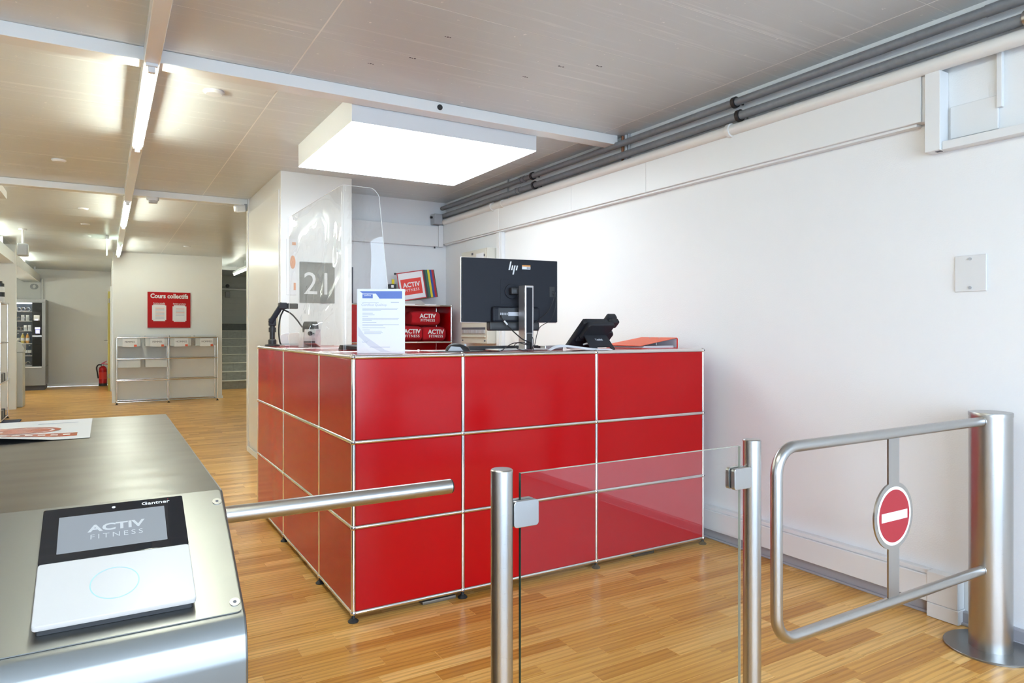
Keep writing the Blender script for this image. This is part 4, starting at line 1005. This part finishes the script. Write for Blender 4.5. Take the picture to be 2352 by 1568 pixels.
# ================================================================== RED SHELF WITH TOWELS
rs = thing('red_shelf', (1.525, 3.45, 0), 'red panel shelf unit with chrome tubes against the reception back wall', 'shelf')
SXs = [1.025, 1.275, 2.025]; SY0, SY1 = 3.285, 3.632; SZ = [.035, .385, .735, 1.085, 1.435]
for x in SXs:
    for yv in (SY0, SY1):
        for z in SZ: inst('ball_joint', ball_me, rs, (x, yv, z))
        for a, b in zip(SZ[:-1], SZ[1:]): rail(rs, (x, yv, a), (x, yv, b), name='post')
        inst('foot', foot_me, rs, (x, yv, 0))
    for z in SZ: rail(rs, (x, SY0, z), (x, SY1, z))
for z in SZ:
    for a, b in zip(SXs[:-1], SXs[1:]):
        rail(rs, (a, SY0, z), (b, SY0, z)); rail(rs, (a, SY1, z), (b, SY1, z))
        part('shelf_board', box((a + g, SY0 + g, z - .004), (b - g, SY1 - g, z + .004)), 'red', rs)
for z0, z1 in zip(SZ[:-1], SZ[1:]):
    for x in SXs: part('side_panel', box((x - .003, SY0 + g, z0 + g), (x + .003, SY1 - g, z1 - g)), 'red', rs)
    for a, b in zip(SXs[:-1], SXs[1:]):
        part('back_panel', box((a + g, SY1 - .003, z0 + g), (b - g, SY1 + .003, z1 - g)), 'red', rs)
        if z0 < .7 or (a < 1.2): part('door', box((a + g, SY0 - .003, z0 + g), (b - g, SY0 + .003, z1 - g), .002), 'red', rs)
for xa, xb in ((1.50, 1.64), (1.74, 1.86)): part('label_strip', box((xa, SY0 - .0125, 1.438), (xb, SY0 - .010, 1.449)), 'paper', rs)
part('label_strip', box((1.45, SY0 - .0125, 1.081), (1.66, SY0 - .010, 1.089)), 'paper', rs)

def towel(x0, x1, z0, z1, label, ytop):
    t = thing('rolled_towel', ((x0 + x1) / 2, 3.43, z0), label, 'towel', 'rolled red towels in the red shelf')
    b = nb(); L_ = x1 - x0; n = 36; m_ = 18; rings = []
    hh = (z1 - z0) / 2; dd = .115
    for i in range(m_ + 1):
        s = i / m_; e = max(0.0, 1 - (abs(2 * s - 1)) ** 14) ** .5 if 0 < i < m_ else .55
        e = .86 + .14 * (1 - abs(2 * s - 1) ** 8) if 0 < i < m_ else .80
        ring = []
        for k in range(n):
            a = 2 * PI * k / n; c, s2 = math.cos(a), math.sin(a)
            q = (abs(c) ** 3.2 + abs(s2) ** 3.2) ** (-1 / 3.2)
            wob = 1 + .015 * math.sin(5 * a + 9 * s) + .012 * math.sin(11 * s + 3 * a)
            ring.append(b.verts.new((x0 + L_ * s, 3.415 + dd * c * q * e * wob, z0 + hh + hh * s2 * q * e * (wob if s2 > 0 else 1))))
        rings.append(ring)
    for i in range(m_):
        for k in range(n): b.faces.new([rings[i][k], rings[i][(k + 1) % n], rings[i + 1][(k + 1) % n], rings[i + 1][k]])
    b.faces.new(rings[0][::-1]); b.faces.new(rings[-1])
    part('roll', b, 'towel', t, sharp=70)
    sp_ = [(x0 + .007, 3.415 + .9 * dd * (1 - i / 60) * math.cos(i * .35), z0 + hh + .85 * hh * (1 - i / 60) * math.sin(i * .35)) for i in range(58)]
    part('spiral_end', path(nb(), sp_, .006, 6), 'towel', t, sharp=70)
    yf = 3.415 - dd * 1.02
    xc = (x0 + x1) / 2
    txt('logo', 'ACTIV', 0.058, 'white_print', t, (xc + .005, yf - .0005, z0 + hh * 1.28), X, Z, bold=.025, depth=.002, sx=1.0)
    txt('logo', 'FITNESS', 0.036, 'white_print', t, (xc + .005, yf - .0005, z0 + hh * .70), X, Z, bold=.006, depth=.002, space=1.2, sx=1.0)
towel(1.500, 1.738, 1.0905, 1.242, 'rolled red towel at the lower left, partly hidden by the certificate', 0)
towel(1.742, 1.985, 1.0905, 1.235, 'rolled red towel at the lower right of the red shelf', 0)
towel(1.630, 1.925, 1.2445, 1.385, 'rolled red towel lying on top of the two others', 0)

# flip display with coloured sleeves standing on the shelf
fd = thing('flip_display', (1.65, 3.5, 1.45), 'tilted flip display with coloured document sleeves on the red shelf', 'flip display')
fu = V((-.09, .0, .27)).normalized() if False else V((0.115, -0.0, -0.262)).normalized()
base_o = V((1.512, 3.42, 1.742))          # upper left corner of the front sleeve
fr_r = V((.252, -.03, .043)).normalized(); fdn = V((.075, 0, -.262)); fdn = (fdn - fr_r * fdn.dot(fr_r)).normalized()
cols_ = ['sred', 'sblack', 'sblack', 'sblack', 'sgreen', 'sgreen', 'sgreen', 'syellow', 'syellow', 'syellow', 'sblue', 'sblue', 'sblue', 'sred', 'sred', 'sred', 'sgreen']
WS, HS = .262, .272
for k, mt in enumerate(cols_):
    off = V((.0098 * k, .0052 * k, .0009 * k))
    o_ = base_o + off
    mx_ = frame(o_ + fr_r * WS / 2 + fdn * HS / 2, fr_r, -fdn)
    b = nb()
    for lo, hi in (((-WS / 2, -HS / 2, -.002), (-WS / 2 + .009, HS / 2, .002)), ((WS / 2 - .009, -HS / 2, -.002), (WS / 2, HS / 2, .002)), ((-WS / 2 + .009, HS / 2 - .009, -.002), (WS / 2 - .009, HS / 2, .002)), ((-WS / 2 + .009, -HS / 2, -.002), (WS / 2 - .009, -HS / 2 + .009, .002))): bx(b, lo, hi, 0, 2, mx_)
    s_ = part('sleeve', b, mt, fd)
    part('sheet', box((-WS / 2 + .009, -HS / 2 + .009, -.0008), (WS / 2 - .009, HS / 2 - .009, .0008), 0, 2, mx_), 'paper', s_)
    if k == 0:
        part('logo_square', box((-.105, -.085, .0009), (.100, .068, .0013), 0, 2, mx_), 'red_print', s_)
        c0 = mx_ @ V((-.002, .008, .0016)); txt('logo', 'ACTIV', .062, 'white_print', s_, c0, fr_r, -fdn, bold=.03, depth=.0003, sx=.96)
        c1 = mx_ @ V((-.002, -.042, .0016)); txt('logo', 'FITNESS', .037, 'white_print', s_, c1, fr_r, -fdn, bold=.004, depth=.0003, space=1.2, sx=.95)
part('hinge_knob', cyl(nb(), base_o + V((-.016, -.004, .002)), base_o + V((-.016, -.004, -.016)), .009, 12), 'black', fd)
part('hinge_rod', cyl(nb(), base_o + V((-.012, 0, -.004)), base_o + V((.16, .09, .010)), .005, 10), 'black', fd)
part('stand', prism(nb(), [(0, 0), (.30, 0), (.24, .045), (.02, .03)], -.06, .06, Matrix.Translation((1.52, 3.47, 1.4475)) @ Matrix.Rotation(R(90), 4, 'X'), .003), 'bin', fd)
part('support', box((1.58, 3.50, 1.47), (1.64, 3.53, 1.72), .004), 'bin', fd)
dp = thing('desk_organizer', (1.46, 3.42, 1.45), 'black pen holder with a yellow note left of the flip display', 'pen holder')
part('cup', box((1.425, 3.36, 1.4475), (1.49, 3.44, 1.635), .004), 'black', dp)
part('note', box((1.475, 3.44, 1.58), (1.50, 3.45, 1.685)), 'syellow', dp)
part('label', box((1.437, 3.3585, 1.60), (1.462, 3.3598, 1.625)), 'paper', dp)

# ================================================================== BACK HALL
# notice board
nbd = thing('notice_board', (0.07, 10.33, 1.25), 'red notice board with two timetables on the white partition wall', 'notice board')
part('board', box((-0.258, 10.325, 1.248), (0.40, 10.349, 1.855), .003), 'board_red', nbd)
txt('title', 'Cours collectifs', 0.104, 'white_print', nbd, (0.075, 10.3235, 1.785), X, Z, bold=.03, depth=.001, sx=.88)
for k, (x0, tt) in enumerate(((-0.19, 'Semaine actuelle'), (0.122, 'Semaine prochaine'))):
    txt('heading', tt, 0.031, 'white_print', nbd, (x0 + .107, 10.3235, 1.665 - .006 * k), X, Z, bold=.02, depth=.0008, sx=.85)
    z1 = 1.645 - .01 * k; c = .018
    pp = part('timetable', prism(nb(), [(c, 0), (.215 - c, 0), (.215 - c, c), (.215, c), (.215, .285 - c), (.215 - c, .285 - c), (.215 - c, .285), (c, .285), (c, .285 - c), (0, .285 - c), (0, c), (c, c)], 0, .002, frame((x0, 10.3247, z1 - .285), X, Z)), 'paper', nbd)
    for q in range(9 if k == 0 else 6):
        part('printed_line', box((x0 + .05, 10.3222, z1 - .06 - .022 * q), (x0 + .185, 10.3226, z1 - .066 - .022 * q)), 'ink' if q % 3 else 'orange', pp)
    for dx in (0.004, .211):
        for dz in (.004, .281): part('stud', cyl(nb(), (x0 + dx, 10.3248, z1 - .285 + dz), (x0 + dx, 10.318, z1 - .285 + dz), .013, 14), 'board_red', nbd)

# chrome rack with leaflet trays
rk = thing('chrome_rack', (0.04, 10.15, 0), 'open chrome tube rack standing against the partition wall', 'rack')
RX = [-.712, .04, .792]; RY = (9.985, 10.315)
for x in RX:
    for yv in RY:
        for z in ZL: inst('ball_joint', ball_me, rk, (x, yv, z))
        for a, b in zip(ZL[:-1], ZL[1:]): rail(rk, (x, yv, a), (x, yv, b), name='post')
        inst('foot', foot_me, rk, (x, yv, 0))
    for z in ZL: rail(rk, (x, RY[0], z), (x, RY[1], z))
for z in ZL:
    for a, b in zip(RX[:-1], RX[1:]):
        for yv in RY: rail(rk, (a, yv, z), (b, yv, z))
def tray(x0, x1, z0, z1, label, word=None):
    t = thing('leaflet_tray', ((x0 + x1) / 2, 10.15, z0), label, 'tray', 'leaflet trays in the chrome rack')
    b = box((x0, 9.998, z0), (x1, 10.002, z1)); bx(b, (x0, 10.298, z0), (x1, 10.302, z1)); bx(b, (x0, 10.002, z0), (x0 + .004, 10.298, z1)); bx(b, (x1 - .004, 10.002, z0), (x1, 10.298, z1)); bx(b, (x0 + .004, 10.002, z0), (x1 - .004, 10.298, z0 + .004))
    part('box', b, 'clearbox', t)
    if word:
        for k in range(5): part('leaflet', box((x0 + .02, 10.03 + .05 * k, z0 + .006), (x1 - .02 - .01 * (k % 2), 10.034 + .05 * k, z1 + .012 + .012 * ((k * 3) % 4) / 3)), 'paper', t)
        xc = (x0 + x1) / 2 + .01
        cd = part('card', box((xc - .105, 9.966, z0 - .012), (xc + .105, 9.9695, z0 + .125)), 'paper', t)
        txt('heading', word, .042, 'ink_dark', cd, (xc, 9.9652, z0 + .068), X, Z, depth=.0006)
        part('orange_mark', box((xc + .058, 9.9645, z0 - .010), (xc + .098, 9.9655, z0 + .024)), 'orange', cd)
tray(-.698, -.376, .945, 1.115, 'grey leaflet tray with a FEMMES card at the left end of the chrome rack', 'FEMMES')
tray(-.304, .022, .945, 1.115, 'grey leaflet tray with a FEMMES card just left of the rack centre', 'FEMMES')
tray(.058, .378, .945, 1.115, 'grey leaflet tray with a HOMMES card just right of the rack centre', 'HOMMES')
tray(.448, .775, .945, 1.115, 'grey leaflet tray with a HOMMES card at the right end of the chrome rack', 'HOMMES')
tray(-.698, -.376, .595, .72, 'empty grey leaflet tray on the middle level at the left end')
tray(-.304, .022, .595, .72, 'empty grey leaflet tray on the middle level beside the rack centre')

# stairs
stc = thing('staircase', (1.35, 12.3, 0), 'grey tiled stairs with pale nosings climbing behind the partition wall', 'stairs')
random.seed(3)
for k in range(8):
    y0 = 12.26 + .28 * k; z0, z1 = .172 * k, .172 * (k + 1)
    s_ = part('step', box((.92, y0 + .012, z0), (2.135, FARY - .01, z1 - .012)), 'slate_dark', stc)
    part('nosing', box((.92, y0 - .012, z1 - .012), (2.135, y0 + .30, z1), .003), 'nosing', s_)
    x = .921 + (-.15 if k % 2 else 0) - random.uniform(0, .12)
    while x < 2.134:
        a, b = max(.921, x + .002), min(2.134, x + .298)
        if b - a > .02: part('riser_tile', box((a, y0 + .002, z0 + .002), (b, y0 + .0118, z1 - .0125), .001), 'slate_dark' if k == 7 else 'slate', s_)
        x += .30
swp = struct('wall_stair_back', box((.92, 14.62, 1.376), (2.135, 14.84, CH)), 'panel_grey')
for k in range(7):
    part('wall_panel', box((.921, 14.60, 1.38 + .158 * k), (2.135, 14.6195, 1.534 + .158 * k), .003), 'panel_grey', swp)
struct('trim_1', box((.917, 12.2, 2.44), (2.135, 12.26, CH)), 'white_paint')
solo('handrail', cyl(nb(), (.93, 14.55, 2.18), (2.13, 14.55, 2.18), .02, 12), 'pipe_white', 'pale horizontal pipe across the grey wall above the stairs', 'pipe')
va = thing('pipe_valve', (1.62, 14.5, 2.0), 'dark pipe valve on the grey wall above the stairs', 'valve')
part('body', box((1.56, 14.50, 1.98), (1.66, 14.58, 2.12), .01), 'vend', va)
part('wheel', lathe(nb(), [(0, -.02), (.04, -.02), (.045, 0), (.04, .02), (0, .02)], (1.6, 14.48, 2.25), 16, 'Y'), 'black', va)

# door ajar with ochre leaf
dr = struct('door_1', box((-.825, 13.05, .005), (-.787, 13.9, 1.98), .003), 'yellow_door')
part('door_handle', path(nb(), [(-.826, 13.12, 1.0), (-.875, 13.12, 1.0), (-.885, 13.16, 1.0), (-.885, 13.22, 1.0)], .010, 10), 'steel', dr)
for zz in (.25, 1.75): part('hinge', cyl(nb(), (-.805, 13.04, zz), (-.805, 13.04, zz + .09), .01, 10), 'steel', dr)
tf = box((-.785, 12.9, 0), (-.7605, 12.99, 1.9995)); bx(tf, (-.785, 13.95, 0), (-.7605, 14.04, 1.9995)); bx(tf, (-.785, 12.9, 2.0), (-.7605, 14.04, 2.08))
struct('trim_2', tf, 'white_paint')
struct('trim_3', box((-.775, 10.36, 0), (-.7605, 10.46, 2.2)), 'white_paint')

# fire extinguisher
fe = thing('fire_extinguisher', (-0.915, 14.55, 0), 'red fire extinguisher standing on the floor by the far wall', 'fire extinguisher')
ex_, ey_ = -.915, 14.55
part('base', cyl(nb(), (ex_, ey_, .001), (ex_, ey_, .06), .079, 24), 'black', fe)
part('cylinder', lathe(nb(), [(0, .055), (.075, .055), (.075, .36), (.066, .40), (.035, .43), (.025, .435), (0, .435)], (ex_, ey_, 0), 28), 'extinguisher', fe)
part('valve', cyl(nb(), (ex_, ey_, .435), (ex_, ey_, .475), .02, 14), 'steel', fe)
part('handle', prism(nb(), [(-.02, .47), (.10, .462), (.10, .475), (.02, .49), (.08, .535), (.07, .545), (-.03, .495)], -.012, .012, Matrix.Translation((ex_, ey_, 0)) @ Matrix.Rotation(R(90), 4, 'X')), 'extinguisher', fe)
part('hose', path(nb(), smooth_pts([(ex_ - .02, ey_ - .02, .455), (ex_ - .08, ey_ - .03, .46), (ex_ - .115, ey_ - .03, .40), (ex_ - .10, ey_ - .03, .28), (ex_ - .085, ey_ - .03, .17)], 8), .014, 10), 'rubber', fe)
part('label', lathe(nb(), [(.0755, .15), (.0758, .15), (.0758, .30), (.0755, .30)], (ex_, ey_, 0), 28), 'red_print', fe)

# vending machine
vm = thing('vending_machine', (-2.3, 14.3, 0), 'grey glass-front vending machine by the far wall', 'vending machine')
VX0, VX1, VY = -2.72, -1.905, 13.9; WX0, WX1 = -2.66, -2.135
part('plinth', box((VX0 + .02, VY + .05, .001), (VX1 - .02, 14.72, .10)), 'ink_dark', vm)
sh_ = box((VX0, VY, .10), (VX1, VY + .03, .48), .004)                                    # lower front
bx(sh_, (VX0, VY, 1.76), (VX1, 14.74, 1.83), .004); bx(sh_, (VX1 - .06, VY, .4805), (VX1, 14.74, 1.7595), .004); bx(sh_, (VX0, VY, .4805), (VX0 + .06, 14.74, 1.7595), .004)
bx(sh_, (VX0, 14.70, .10), (VX1, 14.74, 1.76)); bx(sh_, (VX0, VY + .03, .10), (VX1, 14.70, .47)); bx(sh_, (-2.13, VY + .03, .48), (VX1 - .06, 14.70, 1.76))
part('cabinet', sh_, 'vend', vm)
part('interior', box((WX0, 14.3, .48), (WX1, 14.32, 1.76)), 'vend_in', vm)
part('control_panel', box((-2.125, VY - .004, 1.11), (-1.968, VY + .0295, 1.755), .003), 'black_gloss', vm)
part('lower_panel', box((-2.125, VY - .004, .49), (-1.968, VY + .0295, 1.07), .003), 'black_gloss', vm)
part('divider', box((-2.125, VY - .008, 1.075), (-1.968, VY + .02, 1.105), .003), 'alu', vm)
part('reader', box((-2.10, VY - .02, 1.40), (-2.0, VY - .0042, 1.51), .008), 'white_plastic', vm)
part('reader_light', box((-2.066, VY - .022, 1.405), (-2.034, VY - .0202, 1.43)), 'keypad', vm)
part('display', box((-2.078, VY - .006, 1.225), (-1.995, VY - .0042, 1.265)), 'keypad', vm)
for i in range(3):
    for j in range(3): part('key', box((-2.068 + .024 * i, VY - .007, 1.145 + .024 * j), (-2.050 + .024 * i, VY - .0042, 1.162 + .024 * j)), 'keypad', vm)
part('flap', box((-2.48, VY - .006, .26), (-2.19, VY - .0005, .40), .003), 'vend', vm)
part('flap_trim', box((VX0 + .05, VY - .012, .455), (-1.97, VY - .0005, .478), .003), 'alu', vm)
for zz in (1.585, 1.395, 1.195, .945, .70, .50):
    part('tray', box((WX0, 13.914, zz - .012), (WX1, 14.29, zz), .002), 'alu', vm)
cols_v = [-2.512, -2.435, -2.358, -2.284, -2.206, -2.14]
ring_me = mesh_of('spiral', path(nb(), [(.034 * math.cos(i * PI / 8), .016 * i / 8, .034 * math.sin(i * PI / 8)) for i in range(129)], .0042, 5), 'chrome', 60)
for zz in (1.585, 1.395, 1.195, .945, .70, .50):
    for x in cols_v[:-1]: inst('spiral', ring_me, vm, (x, 13.988, zz + .045))
part('light_strip', box((WX0, 13.94, 1.735), (WX1, 13.96, 1.755)), 'led', vm)
part('light_strip', box((WX0 - .004, 13.95, .5), (WX0 + .004, 13.97, 1.73)), 'led', vm)
part('glass_pane', box((WX0, VY + .002, .485), (WX1, VY + .006, 1.755)), 'clear', vm)
def bottle(x, z, mat, label):
    t = thing('drink_bottle', (x, 13.965, z), label, 'bottle', 'bottles in the vending machine')
    part('body', lathe(nb(), [(0, 0.001), (.030, .001), (.032, .01), (.032, .125), (.026, .15), (.012, .175), (.011, .19), (0, .19)], (x, 13.948, z), 18), mat, t)
    part('label', lathe(nb(), [(.0322, .055), (.0328, .055), (.0328, .11), (.0322, .11)], (x, 13.948, z), 18), 'paper', t)
    part('cap', cyl(nb(), (x, 13.948, z + .19), (x, 13.948, z + .205), .013, 12), 'white_plastic', t)
bottle(-2.358, .9455, 'bottle_clear', 'clear water bottle at the left of the vending machine bottle row')
bottle(-2.284, .9455, 'juice', 'yellow juice bottle in the middle of the vending machine bottle row')
bottle(-2.206, .9455, 'tea', 'amber tea bottle at the right of the vending machine bottle row')
bottle(-2.240, .7005, 'bottle_clear', 'clear bottle left of two in the vending machine second lowest row')
bottle(-2.172, .7005, 'bottle_clear', 'clear bottle right of two in the vending machine second lowest row')
for x, z, lb_ in ((-2.284, 1.3955, 'white snack pack left of two in the second vending row'), (-2.206, 1.3955, 'white snack pack right of two in the second vending row'), (-2.240, 1.1955, 'white snack pack left of two in the third vending row'), (-2.172, 1.1955, 'white snack pack right of two in the third vending row')):
    s_ = solo('snack_pack', box((x - .028, 13.948, z), (x + .028, 13.957, z + .115), .008), 'paper', lb_, 'snack')
    part('print', box((x - .018, 13.9335, z + .03), (x + .018, 13.9348, z + .08)), 'lightgrey', s_)

# litter bin
bn = thing('litter_bin', (-2.16, 10.5, 0), 'tall grey litter bin with a rounded lid behind the left wall pier', 'bin')
part('body', box((-2.36, 10.32, .001), (-1.975, 10.68, .86), .015), 'bin', bn)
part('lid', prism(nb(), [(-.20, 0), (.20, 0), (.205, .06), (.17, .13), (.10, .165), (-.10, .165), (-.17, .13), (-.205, .06)], -.185, .185, Matrix.Translation((-2.168, 10.5, .862)) @ Matrix.Rotation(R(90), 4, 'X'), .006), 'bin', bn)
part('flap', box((-2.0, 10.40, .90), (-1.955, 10.60, .985), .006, 2), 'vend', bn)
sw = solo('wall_socket', box((-2.20, 10.035, .40), (-2.11, 10.0495, .485), .004), 'white_plastic', 'small white socket on the pier behind the chrome shelf', 'socket')
part('opening', cyl(nb(), (-2.14, 10.036, .44), (-2.14, 10.033, .44), .018, 14), 'grey_plastic', sw)

# chrome display shelf at the left edge
dsf = thing('display_shelf', (-2.2, 8.45, 0), 'chrome tube display shelf at the left edge of the hall', 'shelf')
DZ = [.035, .519, 1.038, 1.562]
for x in (-2.02, -2.37):
    for yv in (8.82, 8.07):
        for z in DZ: inst('ball_joint', ball_me, dsf, (x, yv, z))
        for a, b in zip(DZ[:-1], DZ[1:]): rail(dsf, (x, yv, a), (x, yv, b), name='post')
        inst('foot', foot_me, dsf, (x, yv, 0))
    for z in DZ: rail(dsf, (x, 8.07, z), (x, 8.82, z))
for z in DZ:
    for yv in (8.07, 8.82): rail(dsf, (-2.37, yv, z), (-2.02, yv, z))
    part('shelf_board', box((-2.36, 8.08, z - .003), (-2.03, 8.81, z + .003)), 'clear', dsf)
def shaker(x, y_, z, label):
    t = thing('shaker_bottle', (x, y_, z), label, 'bottle', 'shaker bottles on the display shelf')
    part('body', lathe(nb(), [(0, .0005), (.038, .0005), (.042, .02), (.044, .20), (.036, .225), (0, .225)], (x, y_, z), 20), 'white_plastic', t)
    part('band', lathe(nb(), [(.0441, .09), (.0455, .09), (.0455, .15), (.0441, .15)], (x, y_, z), 20), 'black', t)
    part('lid', lathe(nb(), [(0, .225), (.04, .225), (.04, .265), (.02, .275), (.018, .30), (0, .30)], (x, y_, z), 20), 'black', t)
shaker(-2.085, 8.72, 1.5655, 'white shaker bottle with black lid at the front of the display shelf top')
shaker(-2.19, 8.60, 1.5655, 'white shaker bottle with black lid at the back of the display shelf top')
for k in range(3):
    for zz, nm_ in ((.5225, 'middle'), (.0385, 'bottom')):
        solo('boxed_product', box((-2.14 + .0 * k, 8.30 + .16 * k, zz), (-2.035, 8.42 + .16 * k, zz + .105), .006), 'vend' if (k % 2) else 'ink_dark', 'small dark product box on the %s level of the display shelf, %s of three' % (nm_, ('nearest', 'central', 'farthest')[k]), 'box', 'dark boxes on the display shelf')
solo('exercise_mat', box((-2.5, 8.11, .0005), (-1.83, 8.43, .021), .009), 'bluemat', 'dark blue foam mat lying on the floor beside the display shelf', 'mat')
